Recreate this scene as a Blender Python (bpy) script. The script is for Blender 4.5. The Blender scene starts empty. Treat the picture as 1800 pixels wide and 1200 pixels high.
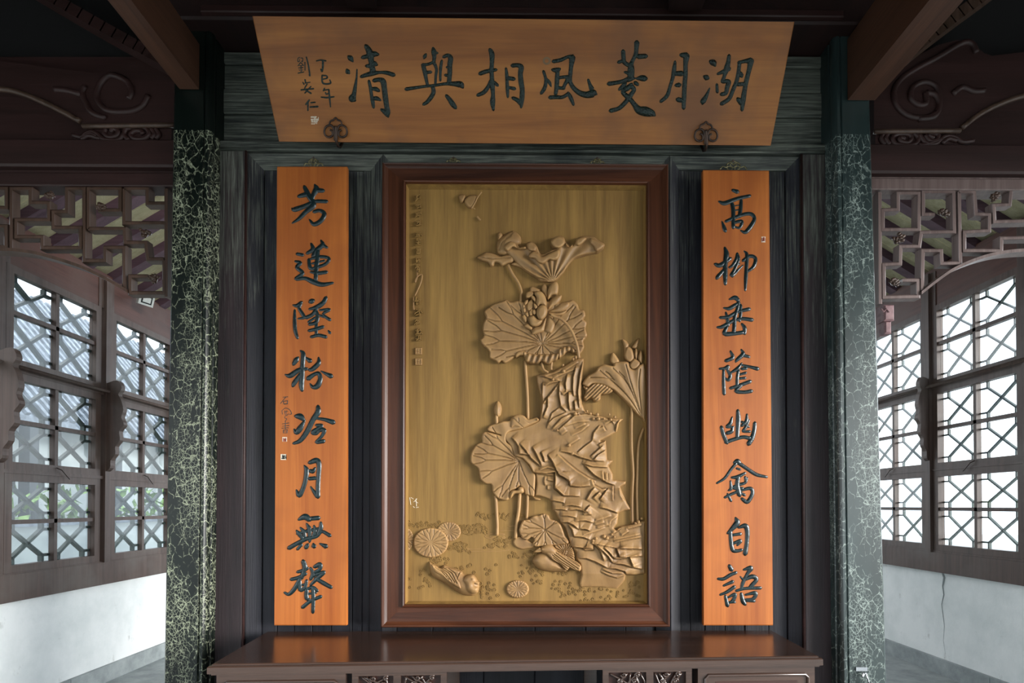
import bpy, math, random
import numpy as np
from mathutils import Vector, Matrix, Euler
from mathutils.geometry import delaunay_2d_cdt
random.seed(7)
rng = np.random.default_rng(7)
scene = bpy.context.scene
COL = scene.collection

# ------------------------------------------------------------ camera, sky, sun, exposure
F = 1000.0
CAM = np.array([0.0, -2.5, 1.4])
PITCH, YAW = math.radians(0.7), math.radians(-0.55)
cam_data = bpy.data.cameras.new('camera')
cam = bpy.data.objects.new('camera', cam_data)
COL.objects.link(cam)
cam.location = CAM
cam.rotation_euler = (math.pi/2 + PITCH, 0, YAW)
cam_data.sensor_width = 36.0
cam_data.sensor_fit = 'HORIZONTAL'
cam_data.lens = 36.0*F/1800.0
cam_data.clip_start = 0.05
R3 = np.array(Euler((math.pi/2 + PITCH, 0, YAW)).to_matrix())
_d = R3.T @ np.array([0, 1.0, 0])
VX, VY = 908.0, 888.0                       # where the depth direction vanishes
cam_data.shift_x = (900 + F*_d[0]/(-_d[2]) - VX)/1800
cam_data.shift_y = (VY - (600 - F*_d[1]/(-_d[2])))/1800
SX, SY = cam_data.shift_x*1800, cam_data.shift_y*1800
scene.camera = cam

scene.view_settings.view_transform = 'Standard'
scene.view_settings.look = 'None'
scene.view_settings.gamma = 1.0
scene.view_settings.use_curve_mapping = False
scene.view_settings.exposure = 0.5

world = bpy.data.worlds.new('world')
scene.world = world
world.use_nodes = True
wn = world.node_tree.nodes
wl = world.node_tree.links
bg = wn['Background']
bg.inputs[1].default_value = 2.6
tc = wn.new('ShaderNodeTexCoord')
mp = wn.new('ShaderNodeMapping'); mp.inputs['Scale'].default_value = (1, 1, 2.5)
nz = wn.new('ShaderNodeTexNoise'); nz.inputs['Scale'].default_value = 2.2; nz.inputs['Detail'].default_value = 5
cr = wn.new('ShaderNodeValToRGB')
cr.color_ramp.elements[0].position = 0.38; cr.color_ramp.elements[0].color = (0.74, 0.82, 0.92, 1)
cr.color_ramp.elements[1].position = 0.62; cr.color_ramp.elements[1].color = (1.0, 1.0, 1.0, 1)
wl.new(tc.outputs['Generated'], mp.inputs[0]); wl.new(mp.outputs[0], nz.inputs['Vector'])
wl.new(nz.outputs['Fac'], cr.inputs[0]); wl.new(cr.outputs[0], bg.inputs[0])

sun_data = bpy.data.lights.new('sun', 'SUN')
sun_data.energy = 6.0
sun_data.angle = math.radians(26)
sun_data.color = (1.0, 0.98, 0.95)
sun = bpy.data.objects.new('sun', sun_data)
COL.objects.link(sun)
sun.rotation_euler = Vector((-0.84, 0.46, -0.15)).to_track_quat('-Z', 'Y').to_euler()

# ------------------------------------------------------------ pixel to place
def rays(px, py):
    px = np.asarray(px, float); py = np.asarray(py, float)
    d = np.stack([(px - 900 + SX)/F, -(py - 600 - SY)/F, -np.ones_like(px)], -1)
    return d @ R3.T
def PY(px, py, y):
    """the points at depth y seen at these pixels"""
    d = rays(px, py); t = (np.asarray(y, float) - CAM[1])/d[..., 1]
    return CAM + d*t[..., None]
def PZ(px, py, z):
    d = rays(px, py); t = (z - CAM[2])/d[..., 2]
    return CAM + d*np.asarray(t)[..., None]
def PX(px, py, x):
    d = rays(px, py); t = (x - CAM[0])/d[..., 0]
    return CAM + d*np.asarray(t)[..., None]
def PP(px, py, o, n):
    d = rays(px, py); t = ((o - CAM) @ n)/(d @ n)
    return CAM + d*np.asarray(t)[..., None]
def V(px, py, y): return Vector(PY(px, py, y))

# ------------------------------------------------------------ materials
def lin(h):
    h = h.lstrip('#'); o = []
    for i in (0, 2, 4):
        c = int(h[i:i+2], 16)/255
        o.append(c/12.92 if c <= 0.04045 else ((c + 0.055)/1.055)**2.4)
    return (*o, 1)
class NT:
    def __init__(s, name):
        s.m = bpy.data.materials.new(name); s.m.use_nodes = True
        s.t = s.m.node_tree; s.n = s.t.nodes; s.b = s.n['Principled BSDF']
        s.tc = s.n.new('ShaderNodeTexCoord')
    def L(s, a, b): s.t.links.new(a, b)
    def mapping(s, sc, rot=(0, 0, 0)):
        m = s.n.new('ShaderNodeMapping'); m.inputs['Scale'].default_value = sc; m.inputs['Rotation'].default_value = rot
        s.L(s.tc.outputs['Object'], m.inputs[0]); return m.outputs[0]
    def noise(s, vec, scale, detail=4, rough=0.55, dist=0.0):
        n = s.n.new('ShaderNodeTexNoise'); n.inputs['Scale'].default_value = scale; n.inputs['Detail'].default_value = detail
        n.inputs['Roughness'].default_value = rough; n.inputs['Distortion'].default_value = dist
        s.L(vec, n.inputs['Vector']); return n.outputs['Fac']
    def ramp(s, fac, stops):
        r = s.n.new('ShaderNodeValToRGB'); e = r.color_ramp.elements
        while len(e) < len(stops): e.new(0.5)
        for i, (p, c) in enumerate(stops):
            e[i].position = p; e[i].color = c if len(c) == 4 else (*c, 1)
        s.L(fac, r.inputs[0]); return r.outputs[0]
    def mix(s, f, a, b, mode='MIX'):
        m = s.n.new('ShaderNodeMix'); m.data_type = 'RGBA'; m.blend_type = mode
        for v, i in ((f, 0), (a, 6), (b, 7)):
            if isinstance(v, (int, float)): m.inputs[i].default_value = v
            elif isinstance(v, tuple): m.inputs[i].default_value = v
            else: s.L(v, m.inputs[i])
        return m.outputs[2]
    def math(s, op, a, b=0.0, clamp=False):
        m = s.n.new('ShaderNodeMath'); m.operation = op; m.use_clamp = clamp
        for i, v in enumerate((a, b)):
            if isinstance(v, (int, float)): m.inputs[i].default_value = v
            else: s.L(v, m.inputs[i])
        return m.outputs[0]
    def bump(s, h, strength, dist=0.01):
        b = s.n.new('ShaderNodeBump'); b.inputs['Strength'].default_value = strength; b.inputs['Distance'].default_value = dist
        s.L(h, b.inputs['Height']); s.L(b.outputs[0], s.b.inputs['Normal'])
    def sep(s):
        x = s.n.new('ShaderNodeSeparateXYZ'); g = s.n.new('ShaderNodeNewGeometry'); s.L(g.outputs['Position'], x.inputs[0]); return x.outputs
BW = lambda v: (v, v, v, 1)
def wood(name, c1, c2, axis='z', sc=1.0, rough=0.5, coat=0.0, bump=0.15, contrast=(0.3, 0.7), c3=None, fine=0.35, spec=0.32):
    t = NT(name); k = {'x': (0.6, 14, 14), 'y': (14, 0.6, 14), 'z': (14, 14, 0.6)}[axis]
    v = t.mapping(tuple(q*sc for q in k))
    n1 = t.noise(v, 1.0, 5, 0.6, 1.2)
    col = t.ramp(n1, [(contrast[0], lin(c1)), (contrast[1], lin(c2))])
    kf = {'x': (4, 220, 220), 'y': (220, 4, 220), 'z': (220, 220, 4)}[axis]
    n2 = t.noise(t.mapping(tuple(q*sc for q in kf)), 1.0, 3, 0.6)
    col = t.mix(fine, col, t.ramp(n2, [(0.3, BW(0.55)), (0.7, BW(1.25))]), 'MULTIPLY')
    if c3:
        n3 = t.noise(t.mapping((1.7, 1.7, 1.7)), 1.3, 4, 0.6)
        col = t.mix(t.ramp(n3, [(0.48, BW(0)), (0.68, BW(0.75))]), col, lin(c3))
    t.L(col, t.b.inputs['Base Color'])
    t.b.inputs['Roughness'].default_value = rough
    t.b.inputs['Coat Weight'].default_value = coat; t.b.inputs['Specular IOR Level'].default_value = spec
    t.b.inputs['Coat Roughness'].default_value = 0.25
    t.bump(t.math('ADD', n1, n2), bump, 0.004)
    return t.m
M = {}
M['plaque'] = wood('plaque_wood', '#74421b', '#a86e35', 'x', 0.7, 0.5, 0.0, 0.05, (0.25, 0.75), '#66412a', 0.2)
M['couplet'] = wood('couplet_wood', '#84421a', '#b46a2f', 'z', 0.8, 0.5, 0.0, 0.05, (0.25, 0.75), '#8a4b22', 0.2)
M['ink'] = None
t = NT('dark_green_lacquer'); n = t.noise(t.mapping((60, 60, 60)), 2.0, 3)
t.L(t.ramp(n, [(0.35, lin('#0a1719')), (0.65, lin('#172a2c'))]), t.b.inputs['Base Color'])
t.b.inputs['Roughness'].default_value = 0.28; t.bump(n, 0.35, 0.004); M['ink'] = t.m
t = NT('carved_green_lacquer'); n = t.noise(t.mapping((150, 150, 150)), 1.0, 2)
t.L(t.ramp(n, [(0.35, lin('#0a1310')), (0.65, lin('#1b2e28'))]), t.b.inputs['Base Color'])
t.b.inputs['Roughness'].default_value = 0.35; t.b.inputs['Specular IOR Level'].default_value = 0.35; t.bump(n, 0.8, 0.006); M['ink2'] = t.m
M['frame'] = wood('frame_wood', '#2d160c', '#522d1a', 'z', 1.2, 0.4, 0.05, 0.08)
M['frame_x'] = wood('frame_wood_across', '#2d160c', '#57301c', 'x', 1.2, 0.4, 0.05, 0.08)
M['table'] = wood('table_wood', '#32251f', '#4a372e', 'x', 0.9, 0.2, 0.15, 0.03, spec=0.6)
M['table_dark'] = wood('table_inner_wood', '#26140f', '#3c211a', 'x', 1.0, 0.45, 0.1, 0.1)
M['redwood'] = wood('red_brown_beam_paint', '#251613', '#382321', 'x', 0.7, 0.5, 0.0, 0.12)
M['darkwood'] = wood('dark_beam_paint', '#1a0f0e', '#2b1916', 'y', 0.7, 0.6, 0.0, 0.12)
M['beamlit'] = wood('lit_brown_beam_paint', '#3b261c', '#56392a', 'y', 0.7, 0.5, 0.1, 0.12)  # lighter beam colour, standing in for light on the forward beams
M['fret'] = wood('fretwork_paint', '#38291f', '#513d33', 'z', 1.5, 0.45, 0.1, 0.1)
M['fret_right'] = wood('fretwork_paint_greyer', '#53423f', '#756460', 'z', 1.5, 0.45, 0.1, 0.1)
M['sash'] = wood('window_frame_paint', '#40312b', '#5c4a42', 'z', 1.2, 0.5, 0.05, 0.15, (0.3, 0.7), '#5e5650')
M['sash_red'] = wood('window_lintel_paint', '#43271f', '#5b382e', 'y', 0.8, 0.5, 0.05, 0.15, (0.3, 0.7), '#574038')
M['rafter'] = wood('rafter_paint', '#43303a', '#5c4650', 'x', 1.0, 0.6, 0.0, 0.1)
M['ceil_board'] = wood('cream_ceiling_boards', '#9f9979', '#bdb797', 'x', 1.0, 0.8, 0.0, 0.1)
# worn paint of the panelled wall: dark blue black with grey green bare wood where it has weathered
def worn(name, axis, amount, dark1='#17171b', dark2='#2b2b32'):
    t = NT(name); k = {'x': (0.8, 10, 10), 'z': (10, 10, 0.8)}[axis]
    kf = {'x': (5, 160, 160), 'z': (160, 160, 5)}[axis]
    n1 = t.noise(t.mapping(k), 1.0, 5, 0.6, 0.8)
    n2 = t.noise(t.mapping(kf), 1.0, 4, 0.65)
    n3 = t.noise(t.mapping((2.2, 2.2, 1.6)), 1.0, 5, 0.6, 0.5)
    base = t.ramp(n1, [(0.3, lin(dark1)), (0.72, lin(dark2))])
    s = t.sep()
    hz = t.math('MULTIPLY', t.math('SUBTRACT', s[2], 2.0), 0.17, False)      # the paint has gone most near the top
    hz = t.math('MAXIMUM', hz, -0.10)
    msk = t.math('ADD', t.math('ADD', t.math('MULTIPLY', n2, 0.55), t.math('MULTIPLY', n3, 0.55)), hz)
    msk = t.ramp(msk, [(0.64 - amount, BW(0)), (0.84 - amount, BW(0.9))])
    bare = t.ramp(n2, [(0.3, lin('#383a35')), (0.7, lin('#6f7369'))])
    t.L(t.mix(msk, base, bare), t.b.inputs['Base Color'])
    t.b.inputs['Roughness'].default_value = 0.6; t.b.inputs['Specular IOR Level'].default_value = 0.3
    t.bump(t.math('ADD', n2, t.math('MULTIPLY', n1, 0.6)), 0.35, 0.006)
    return t.m
M['worn_v'] = worn('weathered_plank_paint', 'z', 0.0)
M['worn_stile'] = worn('weathered_stile_paint', 'z', 0.05, '#1c191b', '#33282a')
M['worn_h'] = worn('weathered_rail_paint', 'x', 0.06, '#181a1a', '#2a302e')
# crazed lacquer of the columns
def crackle(name, c1, c2, crack, density, spec):
    t = NT(name)
    def cracks(sc, w, wob_s, stretch):
        m = t.mapping((sc, sc, sc*stretch))
        wob = t.n.new('ShaderNodeTexNoise'); wob.inputs['Scale'].default_value = wob_s; wob.inputs['Detail'].default_value = 4; wob.inputs['Roughness'].default_value = 0.65
        t.L(m, wob.inputs['Vector'])
        add = t.n.new('ShaderNodeVectorMath'); add.operation = 'MULTIPLY_ADD'
        t.L(wob.outputs['Color'], add.inputs[0]); add.inputs[1].default_value = (0.45, 0.45, 0.45); t.L(m, add.inputs[2])
        vo = t.n.new('ShaderNodeTexVoronoi'); vo.feature = 'DISTANCE_TO_EDGE'; vo.inputs['Scale'].default_value = 1.0
        t.L(add.outputs[0], vo.inputs['Vector'])
        return t.ramp(vo.outputs['Distance'], [(0.0, BW(1)), (w*0.35, BW(0.9)), (w, BW(0))])
    a = cracks(30, 0.036, 2.2, 0.7); b = cracks(75, 0.06, 1.5, 0.8)
    msk = t.noise(t.mapping((11, 11, 2.2)), 1.0, 4, 0.65)
    brk = t.noise(t.mapping((70, 70, 50)), 1.0, 2, 0.5)
    g0 = t.ramp(brk, [(0.40, BW(0)), (0.50, BW(1))])
    g1 = t.math('MULTIPLY', t.ramp(msk, [(0.40 - density, BW(0)), (0.52 - density, BW(1))]), g0)
    g2 = t.ramp(msk, [(0.50 - density, BW(0)), (0.66 - density, BW(0.9))])
    s = t.sep()
    lo = t.math('LESS_THAN', s[2], 2.98)
    f = t.math('MULTIPLY', t.math('MAXIMUM', t.math('MULTIPLY', a, g1), t.math('MULTIPLY', b, g2)), lo)
    n1 = t.noise(t.mapping((9, 9, 1.5)), 1.0, 4)
    base = t.ramp(n1, [(0.3, lin(c1)), (0.7, lin(c2))])
    t.L(t.mix(f, base, lin(crack)), t.b.inputs['Base Color'])
    t.b.inputs['Roughness'].default_value = 0.33
    t.b.inputs['Specular IOR Level'].default_value = spec
    t.bump(f, -0.25, 0.003)
    return t.m
M['column_left'] = crackle('crazed_black_green_lacquer', '#070c0a', '#0e1713', '#949a82', 0.05, 0.35)
M['column_right'] = crackle('crazed_blue_green_lacquer', '#1a2524', '#2a3838', '#87938c', 0.03, 0.6)
# carved golden wood
t = NT('carved_camphor_wood')
n1 = t.noise(t.mapping((22, 22, 1.2)), 1.0, 5, 0.6, 0.6); n2 = t.noise(t.mapping((250, 250, 9)), 1.0, 3)
col = t.ramp(n1, [(0.3, lin('#6c512b')), (0.7, lin('#8c6c3a'))])
col = t.mix(0.3, col, t.ramp(n2, [(0.3, BW(0.6)), (0.7, BW(1.2))]), 'MULTIPLY')
t.L(col, t.b.inputs['Base Color']); t.b.inputs['Roughness'].default_value = 0.6; t.b.inputs['Specular IOR Level'].default_value = 0.25; t.bump(n2, 0.12, 0.003); M['board'] = t.m
t = NT('carved_relief_wood')
n1 = t.noise(t.mapping((14, 14, 4)), 1.0, 5, 0.6, 0.6); n2 = t.noise(t.mapping((200, 200, 60)), 1.0, 3)
col = t.ramp(n1, [(0.3, lin('#755838')), (0.7, lin('#96754b'))])
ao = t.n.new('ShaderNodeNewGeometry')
pt = t.ramp(ao.outputs['Pointiness'], [(0.42, BW(0.22)), (0.495, BW(0.9)), (0.56, BW(1.4))])   # shade put into the groove colour, light onto the ridges
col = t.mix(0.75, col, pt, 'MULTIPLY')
t.L(col, t.b.inputs['Base Color']); t.b.inputs['Roughness'].default_value = 0.5; t.b.inputs['Specular IOR Level'].default_value = 0.3; t.bump(n2, 0.1, 0.003); M['relief'] = t.m
# plaster, floor, stone
t = NT('white_plaster'); n1 = t.noise(t.mapping((2.5, 2.5, 2.5)), 1.0, 6, 0.65); n2 = t.noise(t.mapping((9, 9, 5)), 1.0, 6, 0.7)
col = t.ramp(n1, [(0.3, lin('#dde3e2')), (0.6, lin('#f1f4f3'))])
col = t.mix(t.ramp(n2, [(0.62, BW(0)), (0.76, BW(0.6))]), col, lin('#8f8f86'))
t.L(col, t.b.inputs['Base Color']); t.b.inputs['Roughness'].default_value = 0.9; t.bump(n2, 0.25, 0.01); M['plaster'] = t.m
t = NT('grey_stone'); n1 = t.noise(t.mapping((6, 6, 6)), 1.0, 6, 0.7)
t.L(t.ramp(n1, [(0.3, lin('#7f8788')), (0.7, lin('#a9b0b0'))]), t.b.inputs['Base Color']); t.b.inputs['Roughness'].default_value = 0.8; t.bump(n1, 0.3, 0.01); M['stone'] = t.m
def plain(name, c, rough=0.5, metal=0.0, nscale=30, c2=None, bump=0.05):
    t = NT(name); n = t.noise(t.mapping((nscale,)*3), 1.0, 3)
    c2 = c2 or c
    a, b = lin(c), lin(c2)
    if c2 == c: a = tuple(q*0.85 for q in a[:3]) + (1,)
    t.L(t.ramp(n, [(0.35, a), (0.65, b)]), t.b.inputs['Base Color'])
    t.b.inputs['Roughness'].default_value = rough; t.b.inputs['Metallic'].default_value = metal
    t.bump(n, bump, 0.003); return t.m
M['iron'] = plain('rusty_iron', '#2c2320', 0.45, 0.6, 60, '#46362d')
M['brass'] = plain('tarnished_brass', '#4f4a34', 0.4, 0.7, 80, '#8b8463')
M['seal_w'] = plain('seal_paste_white', '#d9cdb8', 0.7)
M['seal_r'] = plain('seal_red', '#a5442f', 0.7)
M['white'] = plain('white_enamel', '#cfd3cf', 0.4)
M['black'] = plain('black_glass', '#141617', 0.15)
M['pink'] = plain('faded_red_paint', '#6b4d50', 0.6, 0, 40, '#88686a')
M['steel'] = plain('bright_steel', '#b9bcc0', 0.25, 0.9)
M['dark'] = plain('dark_boards', '#080606', 1.0)  # near black, deepened so the sheets above the crescents read as darkness
M['lattice_green'] = plain('grey_green_lattice_paint', '#27312d', 0.6, 0, 20, '#3c4843')
M['leaf'] = plain('green_leaves', '#3c5c2c', 0.7, 0, 8, '#7f9c5a', 0.3)
M['tile'] = plain('grey_roof_tile', '#454c55', 0.7, 0, 10, '#6d7680', 0.2)
M['far_plaster'] = plain('grey_garden_plaster', '#8d9496', 0.9, 0, 2, '#a5abab')
M['ground'] = plain('courtyard_stone', '#8f9592', 0.85, 0, 3, '#b3b8b4', 0.1)
M['post'] = plain('far_dark_post', '#2b3338', 0.6)
t = NT('window_glass'); t.n.remove(t.b)
tr = t.n.new('ShaderNodeBsdfTransparent'); gl = t.n.new('ShaderNodeBsdfGlossy'); gl.inputs['Roughness'].default_value = 0.05
fr = t.n.new('ShaderNodeFresnel'); fr.inputs[0].default_value = 1.45; mx = t.n.new('ShaderNodeMixShader')
tr.inputs[0].default_value = (0.93, 0.96, 0.97, 1)
t.L(t.math('MULTIPLY', fr.outputs[0], 0.08), mx.inputs[0]); t.L(tr.outputs[0], mx.inputs[1]); t.L(gl.outputs[0], mx.inputs[2])
t.L(mx.outputs[0], t.n['Material Output'].inputs[0]); M['glass'] = t.m

# ------------------------------------------------------------ building helpers
WLOC = {}
def tag(o, label=None, cat=None, group=None, kind=None):
    if label: o['label'] = label
    if cat: o['category'] = cat
    if group: o['group'] = group
    if kind: o['kind'] = kind
    return o
def thing(name, loc, label, cat, group=None, kind=None):
    o = bpy.data.objects.new(name, None); COL.objects.link(o); o.empty_display_size = 0.05
    o.location = loc; WLOC[o.name] = Vector(loc)
    return tag(o, label, cat, group, kind)
class MB:
    """collects shapes in world coordinates and links them as one mesh object"""
    def __init__(s): s.v = []; s.f = []
    def add(s, vs, fs):
        k = len(s.v); s.v.extend([tuple(map(float, q)) for q in vs]); s.f.extend([tuple(i + k for i in f) for f in fs]); return s
    def box(s, x0, x1, y0, y1, z0, z1):
        return s.add([(x0,y0,z0),(x1,y0,z0),(x1,y1,z0),(x0,y1,z0),(x0,y0,z1),(x1,y0,z1),(x1,y1,z1),(x0,y1,z1)],
                     [(0,3,2,1),(4,5,6,7),(0,1,5,4),(1,2,6,5),(2,3,7,6),(3,0,4,7)])
    def bevbox(s, x0, x1, y0, y1, z0, z1, b=0.004):
        """box with chamfered edges along all four front edges (facing -y) """
        vs = [(x0,y0+b,z0),(x1,y0+b,z0),(x1,y0+b,z1),(x0,y0+b,z1),
              (x0+b,y0,z0+b),(x1-b,y0,z0+b),(x1-b,y0,z1-b),(x0+b,y0,z1-b),
              (x0,y1,z0),(x1,y1,z0),(x1,y1,z1),(x0,y1,z1)]
        return s.add(vs, [(4,5,6,7),(0,1,5,4),(1,2,6,5),(2,3,7,6),(3,0,4,7),(0,8,9,1),(1,9,10,2),(2,10,11,3),(3,11,8,0),(8,11,10,9)])
    def bar(s, a, b, w, h, up=(0, 0, 1)):
        a = Vector(a); b = Vector(b); d = (b - a).normalized(); u = Vector(up)
        r = d.cross(u)
        if r.length < 1e-5: r = d.cross(Vector((1, 0, 0)))
        r.normalize(); u = r.cross(d).normalized(); r *= w/2; u *= h/2
        vs = [a-r-u, a+r-u, a+r+u, a-r+u, b-r-u, b+r-u, b+r+u, b-r+u]
        return s.add(vs, [(0,1,2,3),(7,6,5,4),(0,4,5,1),(1,5,6,2),(2,6,7,3),(3,7,4,0)])
    def prism(s, poly, n):
        """poly: list of 3-d points (planar), n: extrusion vector"""
        k = len(poly); n = Vector(n); vs = [Vector(p) for p in poly]; vs += [p + n for p in vs]
        fs = [tuple(range(k)), tuple(range(2*k-1, k-1, -1))] + [(i, i+k, (i+1) % k + k, (i+1) % k) for i in range(k)]
        return s.add(vs, fs)
    def tube(s, pts, rad, n=8, cap=True, squash=None):
        pts = [Vector(p) for p in pts]; m = len(pts)
        if isinstance(rad, (int, float)): rad = [rad]*m
        rings = []; prev = None
        for i in range(m):
            d = (pts[min(i+1, m-1)] - pts[max(i-1, 0)]).normalized()
            if prev is None:
                u = d.cross(Vector((0, 1, 0)))
                if u.length < 0.1: u = d.cross(Vector((0, 0, 1)))
            else: u = prev - d*prev.dot(d)
            u.normalize(); prev = u; w = d.cross(u)
            rings.append([pts[i] + (u*math.cos(a) + w*math.sin(a))*rad[i] for a in [2*math.pi*k/n for k in range(n)]])
        k0 = 0; vs = [q for r in rings for q in r]; fs = []
        for i in range(m-1):
            for j in range(n):
                fs.append((i*n+j, i*n+(j+1) % n, (i+1)*n+(j+1) % n, (i+1)*n+j))
        if cap: fs += [tuple(range(n-1, -1, -1)), tuple((m-1)*n + j for j in range(n))]
        return s.add(vs, fs)
    def ball(s, c, r, n=8, m=6, sc=(1, 1, 1)):
        vs = []; fs = []
        for i in range(m+1):
            th = math.pi*i/m
            for j in range(n):
                ph = 2*math.pi*j/n
                vs.append((c[0]+r*sc[0]*math.sin(th)*math.cos(ph), c[1]+r*sc[1]*math.sin(th)*math.sin(ph), c[2]+r*sc[2]*math.cos(th)))
        for i in range(m):
            for j in range(n): fs.append((i*n+j, (i+1)*n+j, (i+1)*n+(j+1) % n, i*n+(j+1) % n))
        return s.add(vs, fs)
    def build(s, name, mat, parent=None, smooth=False, angle=None):
        me = bpy.data.meshes.new(name)
        off = WLOC.get(parent.name, Vector((0, 0, 0))) if parent else Vector((0, 0, 0))
        if parent is None and s.v:
            a = np.array(s.v); c = (a.min(0) + a.max(0))/2; off = Vector((c[0], c[1], a[:, 2].min()))
        me.from_pydata([(x-off[0], y-off[1], z-off[2]) for x, y, z in s.v], [], s.f)
        me.materials.append(mat if not isinstance(mat, str) else M[mat])
        if smooth: me.polygons.foreach_set('use_smooth', [True]*len(me.polygons))
        if angle is not None: me.set_sharp_from_angle(angle=math.radians(angle))
        me.update()
        o = bpy.data.objects.new(name, me); COL.objects.link(o)
        if parent: o.parent = parent
        else: o.location = off
        WLOC[o.name] = off
        return o
def struct(mb, name, mat, label=None, parent=None, **k):
    o = mb.build(name, mat, parent, **k); o['kind'] = 'structure'
    if label: o['label'] = label
    return o
def catmull(pts, closed=False, per=6):
    P = np.asarray(pts, float); n = len(P); out = []
    rngi = range(n if closed else n-1)
    for i in rngi:
        p0 = P[(i-1) % n] if closed or i > 0 else 2*P[0]-P[1]
        p1 = P[i]; p2 = P[(i+1) % n]
        p3 = P[(i+2) % n] if closed or i+2 < n else 2*P[-1]-P[-2]
        for k in range(per):
            t = k/per
            out.append(0.5*((2*p1) + (-p0+p2)*t + (2*p0-5*p1+4*p2-p3)*t*t + (-p0+3*p1-3*p2+p3)*t**3))
    if not closed: out.append(P[-1])
    return np.array(out)
# ------------------------------------------------------------ floor, side walls, windows, ceilings
XL, XR = -3.28, 3.535
YN, YF = 0.55, 6.2          # where the side walls begin and end
fl = MB().box(-30, 30, -20, 25, -0.12, -0.02); struct(fl, 'floor_ground', 'ground', 'pale stone courtyard ground around the pavilion')
FLR = thing('floor', (0, 0, 0), 'grey stone slab floor of the pavilion', None, kind='structure')
for i in range(9):
    for j in range(13):
        x0 = XL - 0.05 + i*0.765; x1 = x0 + 0.76; y0 = -3.4 + j*0.76
        MB().box(x0, min(x1, XR+0.05), y0, y0+0.755, -0.03, 0.0 + random.uniform(-0.001, 0.001)).build('stone_slab', 'stone', FLR)

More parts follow.
